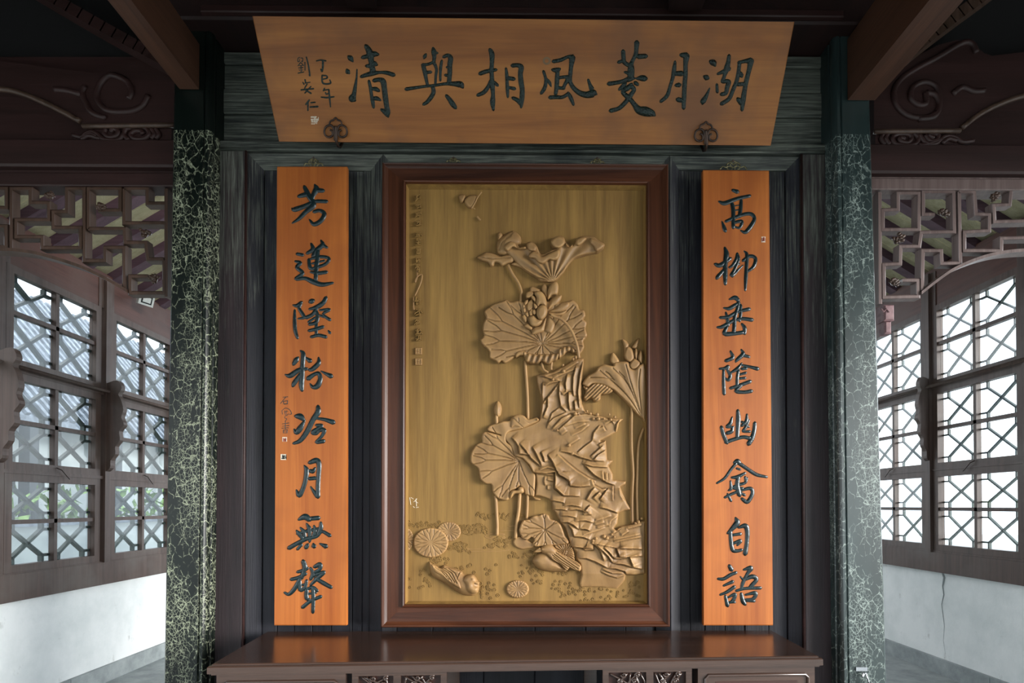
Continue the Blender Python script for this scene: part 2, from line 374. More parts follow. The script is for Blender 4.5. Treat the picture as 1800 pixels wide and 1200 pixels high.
def crackline(side):
    pass
def side_wall(side, X, tiers, sashes, zsill, zlow, ztop, pitch):
    s = -1 if side == 'left' else 1
    th = 0.16
    W = thing('wall_'+side, (X, 2, 0), 'low white plastered wall under the lattice windows on the %s' % side, None, kind='structure')
    xa, xb = (X - th, X) if s < 0 else (X, X + th)
    MB().box(xa, xb, YN, YF, 0.12, zlow + 0.02).build('plaster', 'plaster', W)
    xs = X - s*0.03
    # stone plinth in separate blocks
    k = 0; y = YN
    while y < YF:
        L = 1.15 + 0.2*((k*7) % 3)
        y1 = min(y + L, YF)
        MB().box(min(xs, X + s*th), max(xs, X + s*th), y, y1-0.006, 0, 0.128).build('plinth_stone', 'stone', W); y = y1; k += 1
    # window wall
    N = thing('window_1' if s < 0 else 'window_2', (X, 2, zlow), 'brown lattice casement windows along the %s wall' % side, None, kind='structure')
    fx0, fx1 = sorted((X + s*0.02, X - s*0.035))       # thickness of the posts and rails
    MB().box(min(X+s*0.1, X-s*0.045), max(X+s*0.1, X-s*0.045), YN, YF, zlow, zsill).build('sill_beam', 'sash', N)
    gaps = []
    ys = [a for a, b in sashes]
    for (a, b) in sashes: pass
    post_c = [sashes[0][0] - (pitch - (sashes[0][1]-sashes[0][0]))/2] + [b + (pitch - (b-a))/2 for a, b in sashes]
    for yc in post_c:
        MB().box(fx0 - 0.02, fx1 + 0.02, yc-0.03, yc+0.03, zsill, ztop).build('post', 'sash', N)
    hi = tiers[-1][2]
    for ti, (z0, zm, z1) in enumerate(tiers):
        nxt = tiers[ti+1][0] if ti+1 < len(tiers) else None
        for (a, b) in sashes:
            if b > YF: continue
            fw = 0.055
            m = MB()
            lo = z0 - 0.05; up = z1 + 0.05
            m.box(fx0, fx1, a-fw, a, lo, up); m.box(fx0, fx1, b, b+fw, lo, up)
            m.box(fx0, fx1, a, b, lo, z0); m.box(fx0, fx1, a, b, z1, up)
            mid = (a+b)/2; mw = 0.014
            sh = m.build('casement', 'sash', N)
            m = MB(); m.box(fx0+0.008, fx1-0.008, mid-mw, mid+mw, z0, z1); m.box(fx0+0.008, fx1-0.008, a, b, zm-mw, zm+mw)
            m.build('glazing_bar', 'sash', sh)
            for (ya, yb) in ((a, mid-mw), (mid+mw, b)):
                for (za, zb) in ((z0, zm-mw), (zm+mw, z1)):
                    g = MB(); gx = X - s*0.004
                    g.box(gx-0.0015, gx+0.0015, ya, yb, za, zb).build('pane', 'glass', sh)
                    lt = MB(); q = (yb-ya)*0.165; r = (zb-za)*0.165; lx = X + s*0.018; bw = 0.019 if s < 0 else 0.012; bd = 0.03 if s < 0 else 0.02
                    P = lambda y, z: (lx, y, z)
                    for (cy, cz, sy, sz) in ((ya, za, 1, 1), (yb, za, -1, 1), (ya, zb, 1, -1), (yb, zb, -1, -1)):
                        lt.bar(P(cy+sy*q, cz), P(cy+sy*q, cz+sz*r), bd, bw, (0, 1, 0))
                        lt.bar(P(cy, cz+sz*r), P(cy+sy*q, cz+sz*r), bd, bw)
                    lt.bar(P(ya+q, za+r), P(yb-q, zb-r), bd, bw); lt.bar(P(yb-q, za+r), P(ya+q, zb-r), bd, bw)
                    lt.build('lattice', 'lattice_green', sh)
        if nxt:
            MB().box(fx0-0.005, fx1+0.005, YN, YF, z1+0.05, nxt-0.05).build('rail', 'sash', N)
    MB().box(fx0-0.005, fx1+0.005, YN, YF, zsill-0.005, tiers[0][0]-0.05).build('rail', 'sash', N)
    # boards over the windows between the posts
    for i in range(len(post_c)-1):
        y0, y1 = post_c[i]+0.03, post_c[i+1]-0.03
        MB().box(fx0+0.006, fx1-0.004, y0+0.055, y1-0.055, tiers[-1][2]+0.05, ztop).build('lintel_panel', 'sash_red', N)
        for yy in (y0, y1-0.055): MB().box(fx0, fx1, yy, yy+0.052, tiers[-1][2]+0.05, ztop).build('panel_stile', 'sash', N)
    MB().box(min(X-s*0.03, X+s*0.1), max(X-s*0.03, X+s*0.1), YN, YF, ztop, ztop+0.03).build('top_plate', 'sash_red', N)
    # rod resting on the corbels, the corbels themselves
    zr = (tiers[1][2] + tiers[2][0])/2 + 0.01
    MB().tube([(X - s*0.07, YN+0.2, zr), (X - s*0.07, YF-0.3, zr)], 0.013, 10).build('rod', 'sash', N, smooth=True)
    for yc in post_c:
        prof = [(0.0, 0.10), (0.10, 0.13), (0.135, 0.07), (0.11, 0.02), (0.13, -0.02), (0.15, -0.10), (0.135, -0.16), (0.155, -0.22), (0.12, -0.27),
                (0.125, -0.34), (0.09, -0.39), (0.09, -0.45), (0.055, -0.50), (0.05, -0.56), (0.0, -0.60)]
        pts = catmull(prof, False, 3)
        if s > 0 and yc < 1.5: continue
        m = MB().prism([(X - s*0.035 - s*u*(1.0 if s < 0 else 0.72), yc-0.022, zr-0.04+w) for u, w in pts], (0, 0.044, 0))
        m.build('corbel', 'sash', N)
    for (a, b) in sashes:                                   # small hooks across the meeting rails
        zz = (tiers[0][2] + tiers[1][0])/2; yy = a + (b-a)*0.48
        MB().tube([(X-s*0.04, yy, zz+0.045), (X-s*0.055, yy+0.03, zz+0.03), (X-s*0.055, yy+0.10, zz-0.03)], 0.004, 6).build('hook', 'iron', N)
    return N
sl = [(1.19+0.94*k, 1.91+0.94*k) for k in range(0, 5)]
sr = [(1.44+0.94*k, 2.19+0.94*k) for k in range(0, 5)]
side_wall('left', XL, [(1.013, 1.292, 1.557), (1.681, 1.947, 2.217), (2.351, 2.65, 2.90)], sl, 0.955, 0.78, 3.20, 0.94)
side_wall('right', XR, [(1.075, 1.37, 1.64), (1.7535, 2.04, 2.33), (2.446, 2.747, 3.02)], sr, 1.01, 0.845, 3.36, 0.94)
# crack running down the right hand plaster
pc = [(1655, 1000), (1660, 1015), (1657, 1030), (1659, 1045), (1655, 1062), (1658, 1085), (1660, 1100), (1658, 1125), (1662, 1150)]
pts = [Vector(PX(x, y, XR-0.002)) for x, y in pc]
MB().tube(pts, [0.007, 0.010, 0.005, 0.004, 0.002, 0.002, 0.0015, 0.001, 0.0005], 6).build('plaster_crack', 'stone', bpy.data.objects['wall_right'])

# ceilings: sloping cream boards on rafters over the two side bays, dark boards over the middle
def side_ceiling(side, X, zt):
    s = -1 if side == 'left' else 1
    C = thing('ceiling_'+side, (X, 2, zt), 'sloping cream board ceiling with dark rafters on the %s' % side, None, kind='structure')
    sl_ = math.tan(math.radians(31)); x1 = s*1.0; z1 = zt + (abs(X)-1.0)*sl_
    y = 0.13
    while y < YF:
        m = MB(); m.bar((X + s*0.12, y+0.085, zt+0.16-0.12*sl_), (x1, y+0.085, z1+0.16), 0.164, 0.02, (0, 0, 1)); m.build('ceiling_board', 'ceil_board', C); y += 0.17
    y = 0.33
    while y < YF:
        MB().bar((X + s*0.10, y, zt+0.115-0.10*sl_), (x1, y, z1+0.115), 0.085, 0.07).build('rafter', 'rafter', C); y += 0.30
side_ceiling('left', XL, 3.12); side_ceiling('right', XR, 3.28)
CE = thing('ceiling', (0, 0, 4.3), 'dark boarded ceiling over the middle of the pavilion', None, kind='structure')
for i in range(24):
    MB().box(-3.9+i*0.33, -3.9+i*0.33+0.326, -3.2, 0.12, 4.02, 4.05).build('ceiling_board', 'dark', CE)
MB().box(-1.5, 1.6, 0.12, YF, 4.5, 4.55).build('ceiling_board', 'dark', CE)
# unseen eaves boards set low to darken the upper wall, far end wall
for nm, x0, x1, y0, y1, z0, z1 in (('trim_1', -3.9, 4.1, -3.3, -3.15, 2.65, 4.05), ('trim_4', -4.0, -3.88, -3.3, -0.1, 2.75, 4.05), ('trim_5', 4.1, 4.22, -3.3, -0.1, 2.85, 4.05)):
    struct(MB().box(x0, x1, y0, y1, z0, z1), nm, 'redwood', 'dark unseen eaves board set low over the open side for shade')
struct(MB().box(XL-0.1, XR+0.1, YF, YF+0.2, 0, 0.85), 'wall_far', 'plaster', 'low white wall closing the far end')
for nm, x in (('trim_2', XL), ('trim_3', XR)):
    struct(MB().box(x-0.12, x+0.12, -0.12, 0.12, 0, 4.0), nm, 'redwood', 'corner post at the %s end of the side beam' % ('left' if x < 0 else 'right'))

# ------------------------------------------------------------ columns
def column(side):
    s = -1 if side == 'left' else 1
    if s < 0: xo_t, xo_b, xi_t, xi_b = -1.446, -1.475, -1.286, -1.300; front = 305
    else: xo_t, xo_b, xi_t, xi_b = 1.505, 1.575, 1.352, 1.372
    C = thing('column', ((xo_b+xi_b)/2, 0, 0), 'square black green lacquered column with dense pale crazing on the left' if s < 0 else
              'square bluish green lacquered column with pale crazing on the right', 'column')
    def sec(xo, xi, z):
        d = -s   # direction towards the middle
        f = -0.11
        pts = [(xo, 0.11), (xo, f+0.008), (xo + d*0.008, f), (xi - d*0.034, f), (xi - d*0.030, f+0.006),
               (xi - d*0.024, f-0.001), (xi - d*0.012, f-0.001), (xi - d*0.003, f+0.008), (xi, f+0.022), (xi - d*0.002, f+0.034),
               (xi - d*0.012, f+0.040), (xi - d*0.002, f+0.046), (xi, f+0.058), (xi, 0.11)]
        return [(x, y, z) for x, y in pts]
    levels = np.linspace(0, 3.95, 24); vs = []; k = 14
    for z in levels:
        t = z/3.3
        vs += sec(xo_b + (xo_t-xo_b)*t, xi_b + (xi_t-xi_b)*t, z)
    fs = []
    for i in range(len(levels)-1):
        for j in range(k):
            q = (i*k+j, i*k+(j+1) % k, (i+1)*k+(j+1) % k, (i+1)*k+j)
            fs.append(q if s < 0 else q[::-1])
    MB().add(vs, fs).build('shaft', 'column_'+side, C, smooth=True, angle=35)
    MB().box(min(xo_b, xi_b)-0.05, max(xo_b, xi_b)+0.05, -0.17, 0.17, 0, 0.07).build('base_stone', 'stone', C)
    return C
colL = column('left'); colR = column('right')
# latch plate with a hook near the foot of the right column
hp = V(1514, 1177, -0.112)
m = MB().box(hp.x-0.024, hp.x+0.024, -0.116, -0.108, hp.z-0.004, hp.z+0.012); 
H = thing('latch_hook', (hp.x, -0.112, hp.z-0.06), 'small steel hook on a painted plate low on the right column', 'hook')
m.build('plate', 'steel', H)
MB().tube(catmull([tuple(V(1517, 1182, -0.125)), tuple(V(1516, 1190, -0.13)), tuple(V(1521, 1182, -0.125)), tuple(V(1524, 1190, -0.13)), tuple(V(1527, 1198, -0.14))], False, 4), 0.0035, 6).build('wire', 'steel', H, smooth=True)
MB().ball(tuple(V(1530, 1204, -0.14)), 0.014, 10, 8).build('padlock', 'steel', H, smooth=True)

# ------------------------------------------------------------ panelled wall between the columns
CW = thing('light_blocking_wall', (0, -8, 0), 'tall white wall added unseen behind the viewer to cut frontal light', 'wall')
MB().box(-7, 7, -8.2, -8.0, 0, 4.2).build('wall', 'plaster', CW); MB().bevbox(-7.1, 7.1, -8.35, -7.85, 4.2, 4.35).build('coping', 'tile', CW)  # unseen wall added behind the camera to hold back frontal sky light
WB = thing('wall_back', (0, 0, 0), 'weathered dark blue black plank wall with moulded frames between the columns', None, kind='structure')
def wx(px, y=0.0): return float(PY(px, 600, y)[0])
def wz(py, y=0.0, px=908): return float(PY(px, py, y)[2])
x_l, x_r = -1.31, 1.375
# horizontal boards above
zs = [wz(258), wz(228), wz(205), wz(161), wz(118), wz(96), 3.52]
zs = [wz(256), wz(205), wz(161), wz(118), wz(97)]
for i in range(4):
    MB().bevbox(x_l, x_r, -0.004 - 0.006*(i % 2), 0.06, zs[i]+0.002, zs[i+1]-0.002, 0.004).build('plank', 'worn_h', WB)
# top rail and stiles of the big frame
zr0, zr1 = wz(274), wz(256)
MB().bevbox(x_l, x_r, -0.035, 0.06, zr0, zr1-0.003, 0.006).build('rail', 'worn_h', WB)
MB().tube([(x_l, -0.03, zr0+0.004), (x_r, -0.03, zr0+0.004)], 0.008, 8).build('bead', 'worn_h', WB, smooth=True)
xs0, xs1 = wx(430, -0.03), wx(1411, -0.03)
MB().bevbox(x_l, xs0, -0.034, 0.06, 0.3, zr0-0.002, 0.006).build('stile', 'worn_stile', WB)
MB().bevbox(xs1, x_r, -0.034, 0.06, 0.3, zr0-0.002, 0.006).build('stile', 'worn_stile', WB)
for xx, c in ((xs0, 1), (xs1, -1)):
    MB().tube([(xx, -0.028, 0.3), (xx, -0.028, zr0)], 0.006, 8).build('bead', 'redwood', WB, smooth=True)
# three bays: bevelled frame (mitred) around upright planks
def bay(x0, x1, z0, z1, bw, planks):
    o = [(x0, z0), (x1, z0), (x1, z1), (x0, z1)]; n = [(x0+bw, z0+bw), (x1-bw, z0+bw), (x1-bw, z1-bw), (x0+bw, z1-bw)]
    for i in range(4):
        a, b, c, d = o[i], o[(i+1) % 4], n[(i+1) % 4], n[i]
        y0, y1 = -0.012, 0.012
        vs = [(a[0], y0, a[1]), (b[0], y0, b[1]), (c[0], y1, c[1]), (d[0], y1, d[1]), (a[0], .05, a[1]), (b[0], .05, b[1]), (c[0], .05, c[1]), (d[0], .05, d[1])]
        e = 0.0012
        MB().add(vs, [(0,1,2,3),(7,6,5,4),(0,4,5,1),(1,5,6,2),(2,6,7,3),(3,7,4,0)]).build('bevel_frame', 'worn_v' if i % 2 else 'worn_h', WB)
    cuts = [x0+bw] + planks + [x1-bw]
    for i in range(len(cuts)-1):
        MB().bevbox(cuts[i]+0.0008, cuts[i+1]-0.0008, 0.018 + 0.003*(i % 2), 0.05, z0+bw-0.01, z1-bw+0.01, 0.003).build('plank', 'worn_v', WB)
bw = 0.058
zt = zr0 - 0.004
bay(xs0+0.002, wx(673), 0.3, zt, bw, [wx(p) for p in (486, 517, 548, 582, 618, 636)])
bay(wx(674), wx(1176), 0.3, zt, bw, [wx(p) for p in (760, 850, 940, 1030, 1100)])
bay(wx(1177), xs1-0.002, 0.3, zt, bw-0.01, [wx(p) for p in (1214, 1240, 1275, 1310, 1352)])
MB().box(x_l, x_r, 0.062, 0.075, 0.0, 3.4).build('backing_board', 'worn_v', WB)
MB().box(x_l, x_r, -0.04, 0.06, 0.0, 0.3).build('bottom_rail', 'worn_h', WB)

# ------------------------------------------------------------ beams overhead
def beam(name, label, mat, fn, grp=None, cat='beam'):
    m = MB(); fn(m); o = m.build(name, mat); return tag(o, label, cat, grp)
zb = wz(97)                        # underside of the cross beam
beam('cross_beam', 'dark squared cross beam over the top of the hanging plaque', 'darkwood', lambda m: (m.bevbox(-1.62, 1.68, -0.175, 0.08, zb+0.004, zb+0.33, 0.008)))
beam('cross_beam', 'dark shallow moulding strip running along the cross beam', 'redwood', lambda m: m.bevbox(-1.29, 1.35, -0.195, -0.176, zb+0.015, zb+0.045, 0.004))
# beams that come forward from the heads of the columns
def fwd(m, pin, pout, z0, z1, y0=-0.115, y1=-3.1):
    x0 = float(PY(pin[0], pin[1], y0)[0]); x1 = float(PY(pout[0], pout[1], y0)[0])
    m.add([(x0,y0,z0),(x1,y0,z0),(x1,y0,z1),(x0,y0,z1),(x0,y1,z0),(x1,y1,z0),(x1,y1,z1),(x0,y1,z1)],
          [(0,1,2,3),(7,6,5,4),(0,4,5,1),(1,5,6,2),(2,6,7,3),(3,7,4,0)])
zl = float(PY(349, 157, -0.115)[2]); zl1 = float(PY(349, 78, -0.115)[2])
o = beam('forward_beam', 'brown squared beam coming forward from the head of the left column', 'beamlit', lambda m: fwd(m, (316, 157), (350, 157), zl, zl1))
zr_ = float(PY(1490, 176, -0.115)[2])
o = beam('forward_beam', 'brown squared beam coming forward from the head of the right column', 'beamlit', lambda m: fwd(m, (1490, 176), (1538, 165), zr_, zr_+0.26))
zc = float(PY(650, 15, -0.25)[2])
o = beam('ceiling_joist', 'dark ceiling joist ending above the left half of the plaque', 'darkwood', lambda m: fwd(m, (612, 15), (662, 15), zc, zc+0.2, -0.25), 'ceiling joists')
o = beam('ceiling_joist', 'dark ceiling joist ending above the right half of the plaque', 'darkwood', lambda m: fwd(m, (1175, 15), (1232, 15), zc, zc+0.2, -0.25), 'ceiling joists')
for i, yy in enumerate((-1.0, -1.9)):
    beam('ceiling_joist', ['long dark cross joist nearest the plaque', 'long dark cross joist further forward'][i], 'darkwood', lambda m: m.box(-3.4, 3.6, yy-0.07, yy+0.07, 3.82, 4.0))

# side beams, crescent beams and carving: the left and the right of the two columns
def poly_plate(name, mat, parent, px_pts, y_front, thick, smooth=False):
    P = PY([p[0] for p in px_pts], [p[1] for p in px_pts], y_front)
    m = MB().prism([tuple(p) for p in P], (0, thick, 0)); return m.build(name, mat, parent)
def strip(name, mat, parent, px_pts, y, w, h, closed=False):
    """ridge strip of a rounded section along pixels on a plane"""
    P = catmull(px_pts, closed, 5); Q = PY(P[:, 0], P[:, 1], y)
    return MB().tube([tuple(q) for q in Q], w, 7).build(name, mat, parent, smooth=True)
ends = {'left': (-3.3, -1.40), 'right': (1.46, 3.55)}
def zrange(a, b, px): return float(PY(px, b, -0.03)[2]), float(PY(px, a, -0.03)[2])
for side in ('left', 'right'):
    x0, x1 = ends[side]; pxm = 150 if side == 'left' else 1650
    LB = 'beside the %s column' % side
    ys = dict(left=(248, 296, 303, 326), right=(257, 308, 313, 333))[side]
    za, zb_ = zrange(ys[0], ys[1], pxm)
    m = MB().bevbox(x0, x1, -0.05, 0.06, za, zb_, 0.008)
    tag(m.build('tie_beam', 'redwood'), 'dark red squared tie beam under the carved crescent beam '+LB, 'beam')
    za2, zb2 = zrange(ys[2], ys[3], pxm)
    m = MB().bevbox(x0, x1, -0.03, 0.05, za2, zb2, 0.004).box(x0, x1, -0.015, 0.04, zb2, za)
    tag(m.build('fretwork_rail', 'redwood' if side == 'left' else 'fret_right'), 'narrow rail that carries the hanging fretwork '+LB, 'rail')
    # crescent beam
    zc0 = float(PY(pxm, ys[0], -0.03)[2])
    c = thing('crescent_beam', ((x0+x1)/2, 0, zc0), 'carved dark red crescent beam with spiral cloud '+LB, 'beam')
    if side == 'left':
        Z = lambda pts: [(x/3.75, y/3.75) for x, y in pts]
        arch = Z([(-700, 620), (-350, 590), (0, 588), (150, 618), (300, 680), (430, 745), (530, 800)])
        low = Z([(545, 832), (1150, 825)])
        top = Z([(1150, 330), (900, 400), (600, 480), (0, 400), (-700, 300)])
        spiral = Z([(850, 655), (870, 610), (850, 550), (790, 510), (720, 500), (660, 560), (640, 640), (670, 700), (730, 735), (860, 735), (940, 700), (980, 630)])
        sp2 = Z([(560, 570), (545, 620), (575, 690), (610, 745), (700, 778)]); sp3 = Z([(360, 590), (450, 600), (540, 625)])
        clouds = [Z([(700, 850), (690, 880), (720, 905), (770, 895), (780, 865), (750, 850), (730, 870)]),
                  Z([(945, 885), (930, 865), (890, 865), (865, 890), (890, 915), (950, 915), (985, 885), (960, 845), (900, 838), (840, 850), (820, 890), (850, 925)]),
                  Z([(480, 890), (540, 905), (570, 880), (610, 870), (650, 890), (690, 920), (780, 925), (820, 880)]),
                  Z([(1000, 850), (1020, 885), (1000, 915)]), Z([(1030, 850), (1050, 885), (1030, 915)]), Z([(560, 900), (600, 880), (640, 900)]), Z([(540, 920), (590, 895), (660, 915)])]
        cb = Z([(460, 928), (500, 890), (560, 870), (680, 835), (1130, 832), (1130, 928)])
    else:
        Z = lambda pts: [(1380 + x/4.286, y/4.286) for x, y in pts]
        arch = Z([(1330, 965), (1450, 870), (1600, 790), (1800, 722), (2100, 680), (2500, 690)])
        low = Z([(670, 992), (1320, 985)])
        top = Z([(2500, 300), (1900, 380), (1560, 420), (1500, 400), (1420, 330), (1300, 300), (1150, 340), (900, 470), (670, 640)])
        spiral = Z([(1055, 700), (1060, 780), (1000, 790), (945, 740), (960, 660), (1040, 620), (1130, 650), (1160, 740), (1150, 830), (1090, 880), (1000, 890), (900, 860), (830, 780), (820, 680), (880, 590), (1000, 510), (1150, 430), (1320, 330), (1400, 330), (1440, 400)])
        sp2 = Z([(1060, 700), (1130, 720), (1160, 800), (1120, 880), (1000, 900)]); sp3 = Z([(1260, 710), (1330, 660), (1420, 690), (1500, 685)])
        clouds = [Z([(900, 1045), (860, 1040), (870, 1065), (920, 1075), (950, 1045), (930, 1015), (870, 1010), (810, 1030), (820, 1080), (900, 1098), (980, 1085), (1000, 1040), (960, 1000)]),
                  Z([(1120, 1040), (1085, 1020), (1110, 1000), (1150, 1020), (1140, 1055), (1090, 1065), (1050, 1020)]), Z([(740, 1005), (720, 1045), (750, 1090)]), Z([(775, 1005), (755, 1045), (785, 1090)]),
                  Z([(1000, 1010), (1060, 1080), (1130, 1085), (1200, 1030), (1280, 1035), (1330, 1070), (1420, 1060)]), Z([(1180, 1080), (1230, 1045), (1290, 1060)]), Z([(1000, 1090), (1040, 1095), (1180, 1050)])]
        cb = Z([(680, 1000), (1320, 990), (1260, 1030), (1340, 1075), (1340, 1095), (680, 1098)])
    yb = -0.045
    # recessed board behind and below the arch
    bx = [(-400, 100), (300, 100), (300, 250), (-400, 250)] if side == 'left' else [(1538, 140), (2250, 60), (2250, 262), (1538, 262)]
    poly_plate('back_board', 'redwood', c, bx, 0.0, 0.03)
    if side == 'left': pts = [tuple(p) for p in catmull(arch, False, 5)] + low + top
    else: pts = [tuple(p) for p in catmull(arch, False, 5)][::-1] + low[::-1] + top[::-1]
    poly_plate('crescent', 'redwood', c, pts, yb, 0.05)
    poly_plate('shade_board', 'dark', c, [(-500, -140), (330, -140), (330, 170), (-500, 170)] if side == 'left' else [(1500, -140), (2400, -140), (2400, 110), (1500, 170)], 0.03, 0.02)  # near-black sheet painting in the darkness above the crescent
    strip('arch_bead', 'fret', c, arch, yb-0.004, 0.012, 0)
    strip('flat_bead', 'fret', c, low, yb-0.002, 0.010, 0)
    for sp in (spiral, sp2, sp3): strip('carved_spiral', 'redwood', c, sp, yb-0.001, 0.013, 0)
    poly_plate('cloud_board', 'redwood', c, cb, yb+0.012, 0.03)
    for sp in clouds: strip('carved_cloud', 'redwood', c, sp, yb+0.008, 0.010, 0)

for side in ('left', 'right'):
    pts = [(40, -30), (110, 12), (190, 58), (262, 98), (300, 118)] if side == 'left' else [(1800, -60), (1740, -12), (1680, 32), (1620, 78), (1560, 128)]
    C = catmull(pts, False, 4); A = PY(C[:, 0], C[:, 1], -0.09); m = MB()
    for i in range(len(A)-1): m.bar(tuple(A[i]), tuple(A[i+1]+(A[i+1]-A[i])*0.1), 0.07, 0.045, (0, 0, 1))
    tag(m.build('curved_brace', 'redwood' if side == 'left' else 'fret'), 'slender curved brace rising outward from the head of the %s column' % side, 'brace')
# hanging fretwork
def fret(side, Zf, runs, arch, post, knobs):
    x0 = float(PY(*Zf([post[0]])[0], -0.0)[0])
    T = thing('hanging_fretwork', (x0, 0, 2.3), 'dark openwork fret panel of stepped bars hanging beside the %s column' % side, 'fretwork')
    y0 = -0.022; th = 0.042
    for run in runs + [post]:
        pts = Zf(run); n = len(pts); w = 3.6          # half width in pixels
        # mitred flat band along the run
        P = np.array(pts, float); closed = np.allclose(P[0], P[-1]) and n > 3
        if closed: P = P[:-1]; n -= 1
        Lp = []; Rp = []
        for i in range(n):
            a = P[(i-1) % n] if (closed or i > 0) else None; b = P[(i+1) % n] if (closed or i < n-1) else None
            d1 = (P[i]-a)/np.linalg.norm(P[i]-a) if a is not None else None
            d2 = (b-P[i])/np.linalg.norm(b-P[i]) if b is not None else None
            if d1 is None: d1 = d2
            if d2 is None: d2 = d1
            n1 = np.array([-d1[1], d1[0]]); n2 = np.array([-d2[1], d2[0]]); nn = n1+n2; nn /= np.linalg.norm(nn); k = w/max(0.5, nn @ n1)
            Lp.append(P[i]+nn*k); Rp.append(P[i]-nn*k)
        Lp, Rp = np.array(Lp), np.array(Rp)
        C1 = (Lp*0.8+Rp*0.2); C2 = (Lp*0.2+Rp*0.8)
        v = []
        for A, yy in ((Lp, y0+0.006), (C1, y0), (C2, y0), (Rp, y0+0.006)): v.append(PY(A[:, 0], A[:, 1], yy))
        Lb = v[0].copy(); Lb[:, 1] = y0+th; Rb = v[3].copy(); Rb[:, 1] = y0+th
        rows = [Lb, v[0], v[1], v[2], v[3], Rb]; vs = [tuple(q) for r in rows for q in r]; fs = []
        for r in range(6):
            r2 = (r+1) % 6
            for i in range(n if closed else n-1):
                j = (i+1) % n; fs.append((r*n+i, r*n+j, r2*n+j, r2*n+i))
        if not closed: fs += [tuple(r*n for r in range(6)), tuple(r*n+n-1 for r in range(5, -1, -1))]
        MB().add(vs, fs).build('fret_bar' if run is not post else 'hanging_post', 'fret' if side == 'left' else 'fret_right', T)
    A = catmull(Zf(arch), False, 5)
    a = [tuple(p) for p in A]; lo = [(x, y+5.5) for x, y in a]
    P1 = PY([p[0] for p in a], [p[1] for p in a], y0-0.008); P2 = PY([p[0] for p in lo], [p[1] for p in lo], y0-0.008)
    n = len(a); vs = []; fs = []
    for k in range(n):
        for q, yy in ((P1[k], y0-0.008), (P2[k], y0-0.008), (P2[k], y0+0.05), (P1[k], y0+0.05)): vs.append((q[0], yy, q[2]))
    for k in range(n-1):
        for j in range(4): fs.append((k*4+j, k*4+(j+1) % 4, (k+1)*4+(j+1) % 4, (k+1)*4+j))
    fs += [(0, 1, 2, 3), ((n-1)*4+3, (n-1)*4+2, (n-1)*4+1, (n-1)*4)]
    MB().add(vs, fs).build('arch_rail', 'fret' if side == 'left' else 'fret_right', T)
    for kx, ky, rr in knobs:                              # carved leaf sprays set in the openings
        cx, cy = Zf([(kx, ky)])[0]; m = MB()
        for i in range(16):
            an = random.uniform(0, 6.28); r0 = rr*random.uniform(0.15, 0.75)
            p = V(cx + r0*math.cos(an), cy + r0*math.sin(an)*0.8, y0-0.004 + random.uniform(-0.006, 0.004))
            q = V(cx + (r0+rr*0.4)*math.cos(an+0.5), cy + (r0+rr*0.4)*math.sin(an+0.5)*0.8, y0+0.006)
            m.tube([p, (p+q)/2 + Vector((0, -0.004, 0)), q], [0.003, 0.008, 0.002], 5)
        m.ball(tuple(V(cx, cy, y0+0.004)), 0.014, 8, 6)
        m.build('carved_spray', 'fret', T, smooth=True)
    return T
ZfL = lambda pts: [(x/4, 290 + y/4) for x, y in pts]
ZfR = lambda pts: [(1380 + x/4.286, 290 + y/4.286) for x, y in pts]
fret('left', ZfL, [
    [(-300, 165), (45, 165), (45, 300), (-120, 300)],
    [(78, 592), (78, 165), (215, 165), (215, 265), (342, 265), (342, 385), (112, 385), (112, 505), (297, 505), (297, 582), (565, 582), (565, 440), (375, 440), (372, 328), (470, 328), (470, 165), (592, 165), (592, 672), (738, 672), (738, 580), (873, 580), (873, 868)],
    [(620, 448), (620, 165), (845, 165), (845, 318), (690, 318)],
    [(620, 448), (875, 448), (880, 545), (1025, 545), (1040, 662), (1150, 662)],
    [(873, 165), (873, 408), (1165, 408)], [(873, 165), (1037, 165), (1037, 270), (1160, 270)],
    [(-300, 430), (40, 430), (40, 575), (-300, 575)],
    [(1040, 782), (915, 782), (915, 900), (1155, 900), (1155, 670)]],
    [(-300, 560), (-100, 572), (0, 580), (100, 584), (250, 606), (450, 662), (600, 716), (750, 790), (890, 872)],
    [(1170, 165), (1170, 925)], [(350, 215, 9), (710, 300, 9), (1020, 480, 12), (1085, 800, 9)])
fret('right', ZfR, [
    [(735, 488), (735, 340), (850, 335), (850, 212), (1010, 212), (1007, 486), (735, 488)],
    [(1130, 372), (1040, 372), (1040, 202), (1270, 202), (1275, 503), (1025, 508), (1010, 612), (870, 614), (866, 743), (742, 750), (745, 997), (1003, 990), (1000, 868), (885, 868)],
    [(1310, 202), (1425, 202), (1437, 370), (1540, 374), (1537, 494), (1350, 505), (1350, 645), (1628, 645), (1630, 552), (1950, 545)],
    [(1310, 202), (1320, 738), (1180, 742), (1175, 645), (1037, 645), (1032, 945)],
    [(2000, 180), (1702, 186), (1692, 298), (1572, 304), (1577, 428), (2000, 418)]],
    [(1030, 950), (1150, 856), (1280, 768), (1450, 694), (1620, 648), (1800, 628), (2000, 622)],
    [(712, 204), (716, 1045)], [(1195, 360, 10), (860, 560, 13), (1575, 240, 11), (820, 885, 10)])
